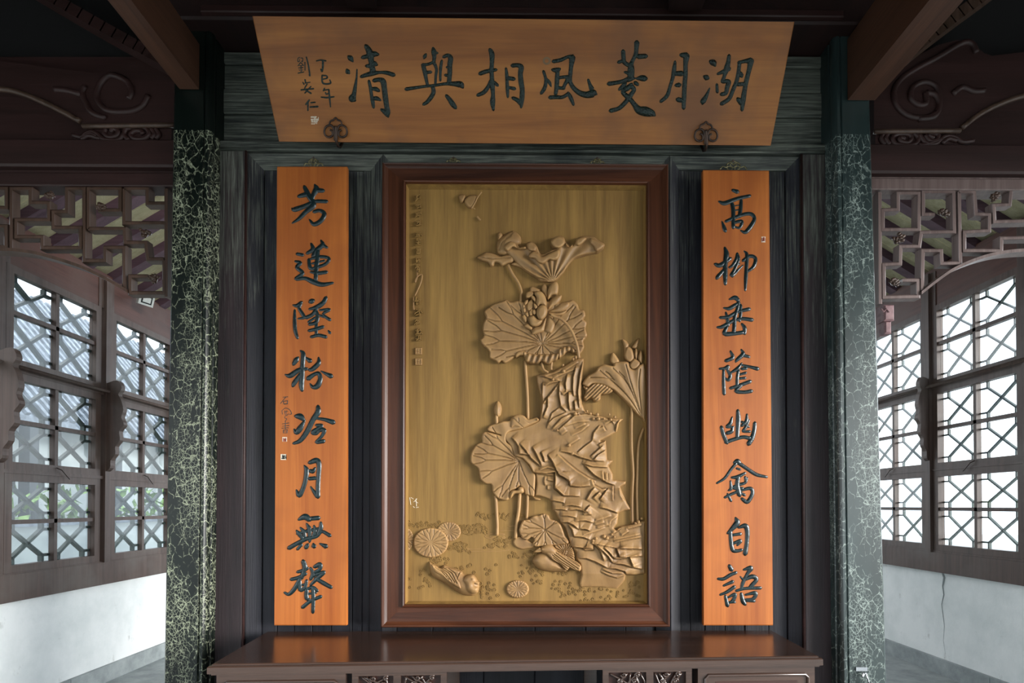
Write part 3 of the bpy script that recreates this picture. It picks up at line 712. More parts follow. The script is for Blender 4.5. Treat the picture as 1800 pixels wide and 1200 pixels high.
# carved pendant below the right fretwork, floodlight on the left
p = V(1557, 555, 0.0)
T = thing('carved_pendant', (p.x, 0, p.z-0.09), 'faded pink red carved bracket end below the right fretwork', 'bracket')
MB().bevbox(p.x-0.025, p.x+0.02, -0.03, 0.03, p.z-0.03, p.z+0.04, 0.006).build('block', 'pink', T)
MB().bevbox(p.x-0.018, p.x+0.012, -0.022, 0.022, p.z-0.085, p.z-0.03, 0.006).build('drop', 'pink', T)
MB().tube([V(1549, 543, -0.032), V(1553, 548, -0.034), V(1558, 543, -0.034), V(1563, 548, -0.032)], 0.004, 6).build('carving', 'pink', T)
yl = 2.35; c = PX(258, 527, XL+0.16); c = Vector(c)
T = thing('floodlight', (c.x-0.1, c.y, c.z), 'small white square floodlight under the left fretwork', 'lamp')
d1 = Vector((0.86, -0.38, -0.34)).normalized(); sx = d1.cross(Vector((0, 0, 1))).normalized(); sz = sx.cross(d1).normalized()
def fl_box(w, h, t0, t1):
    b = [c + sx*(a*w) + sz*(e*h) + d1*t for t in (t0, t1) for a, e in ((-1, -1), (1, -1), (1, 1), (-1, 1))]
    return MB().add(b, [(0,3,2,1),(4,5,6,7),(0,1,5,4),(1,2,6,5),(2,3,7,6),(3,0,4,7)])
fl_box(0.062, 0.048, -0.03, 0.0).build('housing', 'white', T)
fl_box(0.044, 0.032, 0.0, 0.003).build('glass', 'black', T)
fl_box(0.032, 0.022, 0.003, 0.005).build('reflector', 'white', T)
MB().bar(c - d1*0.03, (XL+0.05, c.y+0.03, c.z+0.03), 0.02, 0.01).build('bracket', 'black', T)

# ------------------------------------------------------------ outside, seen through the left windows
G = thing('garden_building', (-9.6, 6, 0), 'white walled building with grey tiled roof beyond the left windows', 'building')
MB().box(-9.9, -9.6, -2, 20, 0, 3.1).build('wall', 'far_plaster', G)
rf = MB().add([(-8.7, -2.5, 3.0), (-8.7, 20.5, 3.0), (-11.5, 20.5, 6.3), (-11.5, -2.5, 6.3), (-8.7, -2.5, 2.9), (-8.7, 20.5, 2.9)], [(0, 1, 2, 3), (0, 4, 5, 1)]).build('roof', 'tile', G)
m = MB()
for i in range(110): m.bar((-8.68, -2.4+i*0.21, 3.03), (-11.5, -2.4+i*0.21, 6.34), 0.09, 0.06)
o = m.build('tile_ridge', 'tile', rf); o['kind'] = 'stuff'
for i in range(9): MB().box(-8.95, -8.75, -1+i*2.2, -0.8+i*2.2, 0, 3.0).build('post', 'post', G)
G2 = thing('garden_wall', (-6.6, 6, 0), 'low white garden wall with a dark coping beyond the left windows', 'wall')
MB().box(-6.7, -6.5, 0, 18, 0, 1.12).build('wall', 'far_plaster', G2); MB().bevbox(-6.8, -6.4, 0, 18, 1.12, 1.2).build('coping', 'tile', G2)
for k in range(7):
    m = MB(); cx, cy = -7.5 + 0.1*math.sin(k*2.1), 2.5 + k*2.0
    for i in range(150):
        a = random.uniform(0, 6.28); e = random.uniform(-1, 1); r = random.uniform(0.6, 1)
        p = Vector((cx + 0.4*r*math.cos(a), cy + 0.9*r*math.sin(a), 1.25 + 0.55*r*e)); q = Vector((random.uniform(-1, 1), random.uniform(-1, 1), random.uniform(-1, 1))).normalized()*0.14
        w = q.cross(Vector((random.random(), random.random(), 1))).normalized()*0.06
        m.add([p-q, p+w, p+q, p-w], [(0, 1, 2, 3)])
    T = thing('shrub', (cx, cy, 0), 'green leafy shrub behind the low garden wall outside the left windows', 'shrub', 'shrubs outside the left windows')
    m.build('foliage', 'leaf', T); MB().tube([(cx, cy, 0), (cx+0.05, cy, 0.6), (cx, cy, 1.3)], [0.05, 0.04, 0.02], 7).build('trunk', 'post', T)
# ------------------------------------------------------------ brush written characters, raised from the board
TAGS = {'A': (500, 80, 6.667), 'B': (700, 70, 7.5), 'C': (930, 60, 7.5), 'D': (1140, 70, 6.0),
        'E': (470, 280, 5), 'F': (470, 500, 5), 'G': (470, 680, 5), 'H': (470, 880, 5),
        'I': (1210, 280, 5), 'J': (1210, 500, 5), 'K': (1210, 700, 5), 'L': (1210, 880, 5)}
def strokes_of(txt):
    out = []
    for s in txt.strip().split(';'):
        s = s.split()
        if s: out.append([tuple(float(q) for q in p.split(',')) for p in s])
    return out
def write(tagk, txt, o, n, mat, parent, name='character', hk=0.55, wk=1.0):
    ox, oy, sc = TAGS[tagk]; m = MB(); n = np.asarray(n, float)
    for st in strokes_of(txt):
        if len(st) == 1: st = [st[0], (st[0][0]+3, st[0][1]+3, st[0][2])]
        C = catmull(st, False, 5)
        X = ox + C[:, 0]/sc; Y = oy + C[:, 1]/sc; W = np.maximum(C[:, 2], 4)/sc*0.5*wk
        d = np.gradient(np.stack([X, Y], 1), axis=0); d /= np.linalg.norm(d, axis=1)[:, None]+1e-9
        # round ends
        k = len(X)
        X = np.concatenate([[X[0]-d[0, 0]*W[0]*0.8], X, [X[-1]+d[-1, 0]*W[-1]*0.8]]); Y = np.concatenate([[Y[0]-d[0, 1]*W[0]*0.8], Y, [Y[-1]+d[-1, 1]*W[-1]*0.8]])
        W = np.concatenate([[W[0]*0.35], W, [W[-1]*0.35]]); d = np.concatenate([d[:1], d, d[-1:]])
        N = np.stack([-d[:, 1], d[:, 0]], 1)
        prof = [(-1, 0.0), (-0.82, 0.5), (-0.45, 0.88), (0, 1.0), (0.45, 0.88), (0.82, 0.5), (1, 0.0)]
        rows = []
        for u, h in prof:
            P = PP(X + N[:, 0]*W*u, Y + N[:, 1]*W*u, o, n)
            rows.append(P - n*((W*hk*h)*0.0024 - 0.0006)[:, None]*1.0)
        K = len(X); vs = [tuple(q) for r in rows for q in r]; fs = []
        for r in range(len(prof)-1):
            for i in range(K-1): fs.append((r*K+i, r*K+i+1, (r+1)*K+i+1, (r+1)*K+i))
        fs += [tuple(r*K for r in range(7)), tuple(r*K+K-1 for r in range(6, -1, -1))]
        m.add(vs, fs)
    return m.build(name, mat, parent, smooth=True)

# hanging plaque, leaning forward at the top
yb_ = -0.10
BL, BR = PY(490, 249, yb_), PY(1355, 256, yb_)
Wd = np.linalg.norm(BR-BL)
yt_ = -0.3
for _ in range(30):
    TL, TR = PY(443, 28, yt_), PY(1397, 38, yt_)
    yt_ += (np.linalg.norm(TR-TL)-Wd)*-0.9
    # narrower than needed means nearer than needed
TL, TR = PY(443, 28, yt_), PY(1397, 38, yt_)
nrm = np.cross(BR-BL, TL-BL); nrm /= np.linalg.norm(nrm)
if nrm[1] < 0: nrm = -nrm                     # points away from the viewer
TRp = PP(1397, 38, BL, nrm); BRp = PP(1355, 256, BL, nrm)
PQ = thing('plaque', tuple((BL+BR)/2), 'wide orange brown wooden plaque with seven large characters leaning over the wall', 'plaque')
def board(parent, c4, n, th, mat, name='board', bev=0.003):
    c = [Vector(q) for q in c4]; cen = sum(c, Vector())/4; n = Vector(n)
    inner = [q + (cen-q).normalized()*bev*1.4 for q in c]
    vs = inner + [q + n*bev for q in c] + [q + n*th for q in c]
    return MB().add(vs, [(0,1,2,3)] + [(i, i+4, (i+1) % 4+4, (i+1) % 4) for i in range(4)] + [(i+4, i+8, (i+1) % 4+8, (i+1) % 4+4) for i in range(4)] + [(11,10,9,8)]).build(name, mat, parent)
board(PQ, [BL, BRp, TRp, TL], nrm, 0.028, 'plaque')
# stains of old fixings
def ring(parent, px, py, r0, r1, mat):
    m = MB(); vs = []; k = 24
    for r in (r0, r1):
        for i in range(k):
            a = 6.283*i/k; vs.append(tuple(PP(px + r*math.cos(a), py + r*math.sin(a), BL, nrm) - nrm*0.0006))
    m.add(vs, [(i, (i+1) % k, k+(i+1) % k, k+i) for i in range(k)]); return m.build('stain_ring', mat, parent)
M['stain'] = plain('old_stain', '#6d5538', 0.6)
ring(PQ, 961, 107, 3.5, 7, 'stain')
PL = dict(
 qing=('A', '755,130,40 775,150,55 800,185,25; 735,290,40 745,310,50 760,325,25; 850,280,16 845,380,22 830,480,35 815,570,48 795,620,75 820,640,45; 955,5,45 985,50,60 1005,110,70 1020,200,55 1035,300,60; 915,140,40 990,120,50 1050,100,60 1095,105,35; 960,240,35 1010,235,50 1050,215,60 1080,225,35; 900,365,35 960,345,45 1040,325,50 1120,315,32 1200,320,42 1280,345,45; 990,415,30 1005,480,35 1020,580,35 1035,660,40 1045,725,30; 1050,410,45 1110,400,45 1155,420,60 1170,500,55 1185,620,55 1200,720,50 1210,780,55 1215,835,25; 1135,750,30 1175,775,50 1210,820,40; 1030,505,35 1070,510,45 1105,530,35; 1040,620,40 1080,620,45 1125,640,25'),
 yu=('B', '365,190,30 350,220,45 340,245,25; 480,165,40 520,175,25; 460,110,35 470,160,60 475,230,45 470,300,40 490,340,38 505,400,35 495,480,32 490,590,30; 320,330,40 380,325,35 440,305,35 465,285,30; 330,340,50 350,420,50 365,500,42 385,590,35; 370,430,40 430,425,38; 575,275,30 560,360,38 555,450,32 555,535,30; 600,225,40 650,205,45 690,240,58 680,330,58 680,430,55 670,560,50; 640,360,28 670,365,30; 620,465,35 665,470,38; 105,650,45 200,635,40 340,615,35 480,600,35 620,580,38 740,580,58 820,590,75 850,625,40; 455,620,45 465,690,50 430,760,50 380,820,45 335,850,38; 635,735,40 680,790,52 720,850,60 755,895,45'),
 xiang=('B', '1210,130,45 1235,190,60 1235,300,50 1230,400,50 1235,500,50 1240,600,58 1250,720,45 1245,820,60 1255,925,30; 1080,445,50 1150,420,50 1220,405,45 1290,395,38; 1220,540,40 1185,620,45 1130,690,50 1050,730,42; 1265,560,40 1310,600,38; 1420,375,28 1430,450,40 1435,560,40 1440,660,42 1445,755,28; 1505,340,50 1570,335,50 1620,360,62 1610,450,56 1620,560,60 1635,660,56 1630,780,56 1620,890,30; 1510,765,40 1570,795,50 1620,850,45; 1455,505,48 1525,515,48; 1465,630,38 1535,645,42'),
 feng=('C', '320,360,45 420,340,45 510,300,40 570,310,80; 570,320,70 555,420,50 545,520,48 540,620,48 580,700,50 660,770,60 760,800,75 850,780,88 885,790,35; 780,600,30 800,660,40 825,720,60; 190,490,35 215,570,35 220,650,42 200,720,45 160,780,38; 235,590,25 270,640,38 290,690,18; 310,470,40 360,475,60 400,460,42; 375,480,45 370,580,52 365,680,52 350,790,42; 390,575,40 470,565,40 520,580,62 480,650,42 450,710,42; 370,705,42 460,715,38; 275,835,48 350,830,48 440,830,42 510,790,42; 515,775,38 550,840,48 585,930,32'),
 ling=('C', '1240,225,50 1245,300,50 1255,370,50 1310,410,48; 1180,370,42 1240,350,38; 1420,110,62 1415,190,50 1405,270,50 1370,340,42 1340,410,58; 1440,295,60 1540,290,55; 1340,400,65 1345,480,78 1340,570,75; 1260,500,28 1310,515,48; 1050,655,52 1150,640,48 1240,620,48 1330,590,60 1400,580,22; 1420,585,32 1480,580,68 1530,585,68; 1270,650,42 1240,680,48 1190,730,35; 1400,640,48 1430,665,42; 1350,660,42 1300,710,60 1235,760,48 1290,820,60 1320,860,70; 1350,690,60 1385,730,48 1350,790,52 1310,850,62; 1310,850,52 1250,920,52 1180,980,48 1075,1010,52; 1330,850,52 1390,930,58 1450,1000,92 1540,1020,110 1620,1045,80 1650,1065,45'),
 yue=('D', '280,230,25 270,310,40 255,400,35 225,500,32 195,590,36 130,650,32; 345,160,42 400,165,60; 400,170,60 390,260,42 390,360,42 380,480,42 375,600,42 370,720,36; 270,355,42 350,355,52; 290,480,34 325,475,45; 310,630,48 360,640,42'),
 hu=('D', '660,230,48 685,245,60 700,270,32; 595,390,42 615,400,55; 645,510,15 610,590,35 575,650,50 570,670,32; 850,165,32 840,240,42 825,300,52 800,380,34 780,440,38; 730,360,26 790,335,38 850,305,42; 780,440,38 845,440,42 830,500,42 815,560,38 770,575,38; 720,470,26 725,550,30; 960,240,36 950,330,36 930,430,38 890,530,36 850,620,38 770,675,38; 950,240,32 1020,225,38 1080,220,60; 1080,220,58 1060,320,42 1035,420,42 1015,520,42 1000,620,48 985,740,32; 965,350,42 980,380,42; 940,470,38 1010,465,38; 945,625,42 980,670,48'))
for k, (tg, tx) in PL.items(): write(tg, tx, BL, nrm, 'ink2', PQ, wk=1.22)
sm = ['375,180,14 430,170,16 485,180,16; 450,180,20 450,250,20 440,305,16 425,275,12', '440,350,16 490,355,16 500,380,16 450,395,14; 440,360,16 445,430,18 480,450,18 540,440,18 530,400,12',
 '470,500,14 455,530,14; 460,525,14 520,515,14; 480,550,14 490,570,14 520,560,14; 430,605,14 500,610,18 580,600,16; 520,520,16 530,620,18 540,720,12',
 '180,138,9 158,152,10 160,190,10 180,182,8; 190,146,9 214,150,10 210,190,10 198,182,8; 176,158,8 178,186,8; 192,196,10 158,238,10; 192,200,10 226,236,10; 176,236,9 212,233,9; 165,262,10 220,258,10; 194,236,11 196,315,11; 172,280,8 178,294,8; 216,278,8 208,294,8; 160,324,12 226,310,11; 240,195,11 241,290,11; 256,135,15 280,230,15 298,352,16 286,340,8',
 '240,400,16 250,440,14; 215,430,12 230,455,14; 240,440,12 300,430,12; 265,450,14 240,510,14 310,560,18; 310,480,14 240,555,16; 195,520,16 340,505,16',
 '290,640,18 250,690,16; 275,670,16 275,760,16; 310,670,16 360,665,14; 300,720,16 390,715,20']
for tx in sm: write('A', tx, BL, nrm, 'ink2', PQ, 'small_character', wk=1.35)
def seal(parent, px, py, w, h, o, n, ground, cut):
    """little square seal with cut strokes"""
    n = np.asarray(n, float); b = [PP(px+a*w/2, py+e*h/2, o, n) - n*0.0012 for a, e in ((-1, 1), (1, 1), (1, -1), (-1, -1))]
    q = MB().prism([tuple(v) for v in b], tuple(n*0.0015)).build('seal', ground, parent)
    m = MB()
    for i in range(20):
        x = px + random.uniform(-.46, .46)*w; y = py + random.uniform(-.46, .46)*h
        if i % 2: x0, x1, y0, y1 = px-w*0.48*random.random(), px+w*0.48*random.random(), y, y+h*0.07
        else: x0, x1, y0, y1 = x, x+w*0.08, py-h*0.48*random.random(), py+h*0.48*random.random()
        b = [PP(a, e, o, n) - n*0.0020 for a, e in ((x0, y1), (x1, y1), (x1, y0), (x0, y0))]
        m.prism([tuple(v) for v in b], tuple(n*0.001))
    m.build('seal_strokes', cut, q)
seal(PQ, 553, 211, 14, 17, BL, nrm, 'plaque', 'seal_w')

# the two couplet boards
def couplet(label, corners, y, chars, side):
    o = PY(*corners[0], y); n = np.array([0, 1.0, 0])
    T = thing('couplet_board', tuple(PY(sum(c[0] for c in corners)/4, corners[2][1], y)), label, 'sign board')
    c4 = [PY(*corners[i], y) for i in (3, 2, 1, 0)]
    board(T, c4, n, 0.024, 'couplet')
    for tg, tx in chars: write(tg, tx, o, n, 'ink', T, wk=1.14)
    return T, o, n
LC = [
 ('E', '325,240,30 345,280,38 370,330,42 400,370,42; 275,325,30 330,310,42 360,300,32; 415,220,15 430,260,48 400,320,38 385,360,38; 430,270,42 490,275,35; 215,430,15 240,440,42 330,410,38 420,370,32 520,370,32; 400,370,42 400,410,48 340,460,38 280,520,32 220,560,15; 410,460,30 460,450,32 500,480,38 470,540,38 410,570,36 370,530,15'),
 ('E', '385,740,20 400,790,38 350,825,28; 470,710,15 485,750,38 430,800,38 400,850,32; 490,755,32 525,775,22; 260,830,26 310,840,30; 365,880,28 375,950,32 400,965,28; 380,875,22 460,855,28 540,870,28 510,920,28 400,960,28; 440,800,38 440,880,38 430,960,38 425,1060,32; 395,915,20 500,890,20; 380,990,20 440,1000,32 520,990,30; 245,895,20 290,910,32 260,950,32 310,1000,32 250,1050,30 330,1045,32 400,1075,42 480,1100,38 575,1085,22'),
 ('F', '225,180,15 260,185,32 300,155,28; 290,170,32 280,210,28 310,260,30 320,290,28 270,300,14; 240,225,20 240,310,30 245,400,32 265,470,24; 380,150,42 400,140,38; 515,115,32 490,160,38 430,200,38 370,215,22; 440,195,32 400,260,32 340,290,32; 420,220,28 440,270,32 430,330,32 370,350,28; 360,330,20 420,290,22; 460,225,18 545,220,28 490,260,22 550,310,28; 460,270,20 500,285,22; 535,405,15 550,425,26; 365,405,26 430,390,32 490,370,28; 430,340,26 430,450,26; 385,460,26 450,445,30 515,460,30'),
 ('F', '290,580,15 315,610,38 310,700,38 305,800,42 300,880,42 305,930,28; 230,700,30 255,660,42 270,640,22; 335,640,15 375,670,42; 155,790,12 200,800,42 280,750,38 350,740,26; 290,790,32 240,860,38 225,890,28; 450,640,15 450,690,38 400,740,38 370,750,28; 470,760,12 520,785,28 560,805,42; 360,825,42 410,790,32 450,780,32 465,830,38 440,890,46 400,900,32 375,870,12'),
 ('G', '250,255,32 290,260,52 320,290,28; 330,290,15 290,360,46 255,400,38 235,370,14; 445,170,32 445,220,46 400,290,42 350,390,42 290,470,36 230,495,24; 420,275,20 500,285,30 580,310,42; 430,335,26 480,340,28 400,395,36 430,410,26 460,380,32 500,380,36 480,430,26 430,485,26 495,475,36'),
 ('G', '325,690,15 345,730,38 335,820,36 310,900,36 280,950,42 255,905,16; 370,665,32 430,645,46 455,680,38 450,780,36 445,880,36 445,965,36; 375,735,32 400,740,36 420,710,18; 370,805,32 420,800,32; 380,875,14 410,920,28 440,965,32'),
 ('H', '275,165,22 330,140,52 370,165,42; 385,155,36 450,150,38; 255,260,16 280,290,36 310,330,30; 290,235,16 320,270,32 330,320,26; 345,200,16 370,250,38 370,320,26; 410,220,20 420,260,32 400,320,26; 470,190,22 470,240,38 440,300,26; 260,290,20 350,265,30 450,245,26; 190,415,36 250,380,36 340,335,34 430,312,30 480,270,28 550,305,32; 265,425,26 300,385,26; 340,410,36 355,385,30; 410,400,42 405,380,24; 460,375,14 515,400,42; 380,330,26 370,360,20'),
 ('H', '315,530,36 330,580,42 320,620,36 300,680,32; 265,625,26 320,610,32 355,590,26; 210,690,30 270,675,32 340,640,26; 290,680,32 240,770,36 190,820,30 150,805,20; 285,700,26 290,780,36 330,760,30 345,700,26; 300,740,20 340,730,20; 380,590,22 400,640,32 380,690,26; 415,580,30 460,560,42 460,600,32 410,630,26; 400,660,26 500,625,30 430,690,32 380,740,22; 420,680,26 490,720,36 560,760,32; 345,780,32 345,850,36 370,870,26; 350,775,26 400,760,28 440,790,26; 400,760,32 405,860,32 400,980,28; 350,820,20 430,805,20; 310,935,32 380,880,30 470,840,30')]
TL_, oL, nL = couplet('tall orange wooden board with dark characters hanging left of the carving', [(487, 292), (610, 292), (609, 1099), (482, 1099)], -0.055, LC, 'left')
for tx in ['135,90,7 180,85,9; 160,90,8 115,145,8; 140,125,9 145,150,9; 140,125,8 178,120,8; 178,120,9 175,148,9; 145,150,9 178,147,9',
           '128,205,7 132,240,8; 130,205,7 160,185,8 195,200,8 212,235,9 190,240,7; 150,205,7 150,240,7; 150,220,7 180,212,7; 165,205,7 165,250,8 185,235,7; 160,250,7 150,270,7 170,280,8 155,300,7',
           '130,325,7 190,315,8; 130,345,7 190,338,8; 125,362,8 185,358,8; 158,300,8 158,370,9; 140,375,8 140,405,8; 140,378,8 175,375,8; 175,378,8 172,405,8; 142,390,7 172,390,7; 142,403,7 172,403,7']:
    write('G', tx, oL, nL, 'ink', TL_, 'small_character')
seal(TL_, 500.5, 772, 8, 8, oL, nL, 'seal_w', 'seal_r'); seal(TL_, 498.5, 803, 10, 10, oL, nL, 'seal_w', 'ink')
RC = [
 ('I', '390,270,26 430,285,38; 270,370,20 320,385,38 430,345,32 540,320,28; 385,390,32 395,450,34 395,530,32 395,600,30; 465,360,26 460,430,32 450,500,32; 400,410,12 460,400,12; 400,450,14 460,440,14; 330,545,26 400,515,30 500,480,30 560,485,32 580,530,32 540,600,36 500,640,32 460,625,14; 295,545,12 315,600,32 325,630,30; 400,555,26 470,545,30 450,600,24 400,590,16'),
 ('I', '320,775,20 335,830,42 325,920,38 325,1010,38 325,1095,28; 235,920,26 280,930,38 370,870,28; 325,960,26 270,1020,34 250,1045,28; 430,825,20 420,880,28 390,930,26 360,950,20; 430,830,24 440,880,28 410,960,26 380,1025,32 480,930,12; 370,940,16 450,920,16; 490,805,12 515,840,30 510,960,30 505,1060,30 500,1150,20; 480,890,26 540,850,30 590,870,30 575,940,30 520,985,22'),
 ('J', '360,130,15 410,115,38 440,140,32; 310,205,15 360,210,32 420,175,30 450,165,22; 440,140,26 435,200,28 410,280,32 405,360,32 400,420,32; 280,290,26 350,285,30 430,240,28 535,215,32; 330,245,18 345,310,30 350,360,26; 255,375,20 300,370,32 390,320,30 470,300,30 560,310,34; 460,180,26 460,260,28 450,320,24; 340,370,24 320,430,38 400,430,34 480,420,32; 470,345,20 495,380,32 495,430,28'),
 ('J', '370,585,18 390,640,32 330,670,30; 465,570,15 480,610,34 430,660,30 415,680,16; 480,620,30 535,635,24; 275,740,20 320,735,26 350,720,30 345,750,24 370,800,30 350,840,26 320,815,12; 310,750,22 310,850,28 315,960,30; 470,690,15 430,740,32 370,775,16; 460,705,20 530,720,24 610,740,34; 470,740,26 510,735,26; 440,755,26 430,830,28 430,890,28; 450,790,22 505,775,24; 450,825,22 500,820,24; 370,910,26 450,885,30 545,850,30; 470,880,26 420,935,32 490,945,30 555,935,32'),
 ('K', '435,105,26 440,180,40 435,270,34 430,350,30; 385,165,16 370,220,32 340,250,26 400,250,16; 390,250,22 380,290,32 340,305,32; 515,140,18 510,200,30 470,240,26; 535,190,16 500,260,26 480,290,20 540,290,24; 470,205,22 530,250,22; 290,250,28 310,320,32 340,390,32; 330,385,32 400,360,32 480,340,30 540,350,32; 585,215,30 580,280,34 560,350,38 530,400,38'),
 ('K', '400,565,20 430,550,38 450,570,32; 420,570,26 370,630,24 320,700,24 250,745,18; 440,565,32 520,620,30 600,670,30 690,690,22; 425,615,20 455,625,20; 380,695,20 430,690,32 500,655,22; 370,725,16 375,790,28 350,810,14; 440,690,32 430,760,38 450,850,38; 370,790,24 440,760,28 500,740,24 515,700,22; 500,690,22 505,730,22; 400,790,26 480,790,26; 320,870,22 380,840,24 460,810,24 540,790,30 565,820,30 550,870,32 515,910,34 470,880,26; 345,840,20 375,900,24; 460,830,20 495,850,26'),
 ('L', '415,150,20 430,190,48 390,240,38 345,285,22; 370,270,30 375,350,32 390,430,34 430,440,30 470,430,26; 440,235,20 500,220,42 520,270,38 515,370,34 500,465,40; 390,300,24 460,290,28; 390,375,24 460,350,30 430,390,20'),
 ('L', '360,570,30 380,605,38; 260,685,22 310,685,30 370,650,30 420,630,28; 310,745,20 390,710,30; 280,825,20 340,800,28 405,755,30; 325,835,24 345,920,34; 345,850,16 410,820,30 390,880,30 350,895,16 410,890,20; 485,605,18 550,590,42 520,640,28 480,720,30 465,780,24; 455,665,12 490,690,26 560,665,38 600,690,32 560,740,34 530,770,22; 420,790,22 500,770,26 635,765,28; 465,815,26 480,880,36 500,910,28; 500,825,18 590,810,34 570,860,28 500,865,16; 510,880,18 580,880,26')]
TR_, oR, nR = couplet('tall orange wooden board with dark characters hanging right of the carving', [(1236, 298), (1352, 299), (1359, 1099), (1237, 1099)], -0.055, RC, 'right')
seal(TR_, 1342, 421, 7, 10, oR, nR, 'seal_w', 'seal_r')

# iron scroll hooks that carry the plaque, fretted hangers over the boards and the panel
def scroll_hook(px, py, label):
    o = BL - nrm*0.012
    c = PP(px, py, o, nrm)
    T = thing('scroll_hook', tuple(c), label, 'hook', 'iron scroll hooks under the plaque')
    def pth(pts): 
        C = catmull(pts, False, 5); return [tuple(q) for q in PP(px + C[:, 0], py + C[:, 1], o, nrm)]
    for s in (-1, 1):
        MB().tube(pth([(s*2.0, 18), (s*2.2, 6), (s*5, -6), (s*10, -9), (s*17, -6), (s*20, 2), (s*18, 9), (s*12, 12), (s*6, 9), (s*6, 2), (s*10, -1)]), 0.0042, 7).build('scroll', 'iron', T, smooth=True)
    MB().tube(pth([(-12, -8), (-9, -16), (-4, -18), (0, -22), (4, -18), (9, -16), (12, -8)]), 0.0034, 7).build('crown', 'iron', T, smooth=True)
    sh = pth([(0, -8), (0.5, 8), (1, 19)])
    e = Vector(sh[-1]) 
    MB().tube(sh + [tuple(e + Vector((0.002, 0.02, -0.008))), tuple(e + Vector((0.002, 0.045, 0.004))), (e.x+0.002, -0.03, e.z+0.05)], 0.006, 8).build('shank', 'iron', T, smooth=True)
scroll_hook(590, 229, 'dark iron scroll hook holding up the left end of the plaque')
scroll_hook(1241, 236, 'dark iron scroll hook holding up the right end of the plaque')
def hanger(px, py, w, h, label, full=True):
    y = -0.045; c = V(px, py, y)
    T = thing('hanger', tuple(c), label, 'hanger', 'fretted brass hangers')
    def pth(pts, yy=y): 
        C = catmull(pts, False, 5); return [tuple(q) for q in PY(px + C[:, 0]*w, py + C[:, 1]*h, yy)]
    m = MB()
    m.tube(pth([(-1, 0), (-0.8, -0.35), (-0.5, -0.25), (-0.45, -0.65), (-0.15, -0.9), (0, -1.0), (0.15, -0.9), (0.45, -0.65), (0.5, -0.25), (0.8, -0.35), (1, 0)]), 0.0032, 6)
    for s in (-1, 1):
        m.tube(pth([(s*0.1, 0), (s*0.15, -0.3), (s*0.4, -0.35), (s*0.45, -0.1), (s*0.3, 0)]), 0.0025, 6)
        m.tube(pth([(0, -0.2), (s*0.25, -0.55), (s*0.1, -0.75), (0, -0.5)]), 0.0025, 6)
    m.build('fret', 'brass', T, smooth=True)
    MB().tube([tuple(PY(px, py-h*1.15, -0.06)), tuple(PY(px, py-h*1.0, -0.06)), tuple(PY(px, py-h*1.0, -0.02))], 0.004, 6).build('nail', 'iron', T)
hanger(551, 292, 17, 14, 'fretted brass hanger above the left couplet board')
hanger(1289, 298, 24, 15, 'fretted brass hanger above the right couplet board')
hanger(797, 285, 12, 8, 'small brass hanger on top of the panel frame towards its left')
hanger(1050, 287, 12, 9, 'small brass hanger on top of the panel frame towards its right')

# ------------------------------------------------------------ altar table
ZT = 0.86
c_bl, c_br = PZ(462, 1113, ZT), PZ(1367, 1112, ZT); c_fl, c_fr = PZ(368, 1167.5, ZT), PZ(1443, 1153, ZT)
c_bl = c_bl + (c_bl-c_fl)*0.15; c_br = c_br + (c_br-c_fr)*0.15
mxy = -0.045
for c in (c_bl, c_br): c[1] = min(c[1], mxy)
TB = thing('altar_table', (float((c_fl+c_fr)[0]/2), float((c_bl+c_fl)[1]/2), 0), 'long glossy dark brown altar table below the carved panel', 'table')
def tp(u, v, z):
    """u 0..1 left to right, v 0..1 front to back"""
    a = c_fl*(1-u)+c_fr*u; b = c_bl*(1-u)+c_br*u; q = a*(1-v)+b*v; return (float(q[0]), float(q[1]), z)
def tbox(m, u0, u1, v0, v1, z0, z1, e=0.0):
    lo = [tp(u0, v0, z0), tp(u1, v0, z0), tp(u1, v1, z0), tp(u0, v1, z0)]; hi = [(x, y, z1) for x, y, z in lo]
    if e: 
        hi2 = [tp(u0+e/2.1, v0+e/0.5, z1), tp(u1-e/2.1, v0+e/0.5, z1), tp(u1-e/2.1, v1, z1), tp(u0+e/2.1, v1, z1)]
        hi = [(x, y, z1-e) for x, y, z in lo]; vs = lo+hi+hi2
        return m.add(vs, [(0,3,2,1),(8,9,10,11)]+[(i,(i+1)%4,(i+1)%4+4,i+4) for i in range(4)]+[(i+4,(i+1)%4+4,(i+1)%4+8,i+8) for i in range(4)])
    return m.add(lo+hi, [(0,3,2,1),(4,5,6,7),(0,1,5,4),(1,2,6,5),(2,3,7,6),(3,0,4,7)])
o = tbox(MB(), 0.003, 0.997, 0.012, 1, ZT-0.006, ZT, 0.003).build('table_top', 'table', TB)
tbox(MB(), -0.003, 1.003, -0.008, 1, ZT-0.032, ZT-0.0065, 0.004).build('top_edge', 'table', TB)
tbox(MB(), 0.002, 0.998, 0.006, 1, ZT-0.038, ZT-0.0325).build('top_edge', 'table', TB)
zc0 = ZT-0.038
def panel_front(u0, u1, z0, z1, v):
    """cupboard end with a raised rounded moulding"""
    cb = tbox(MB(), u0, u1, v, 0.93, z0, z1).build('end_cabinet', 'table', TB)
    m = MB(); L = []
    du = 0.012; dz = 0.028; k = 0.012
    for (a, b) in ((u0+du, z0+dz), (u0+du, z1-dz-k), (u0+du+k*0.45, z1-dz), (u1-du-k*0.45, z1-dz), (u1-du, z1-dz-k), (u1-du, z0+dz)):
        L.append(tp(a, v-0.004, b))
    m.tube(L + [L[0]], 0.006, 7); m.build('moulding', 'table', cb, smooth=True)
    m = MB(); tbox(m, u0+0.03, u1-0.03, v-0.002, v+0.01, z0+dz+0.02, z1-dz-0.022).build('inset_panel', 'table_dark', cb)
panel_front(0.008, 0.212, 0.12, zc0, 0.03); panel_front(0.792, 0.992, 0.12, zc0, 0.03)
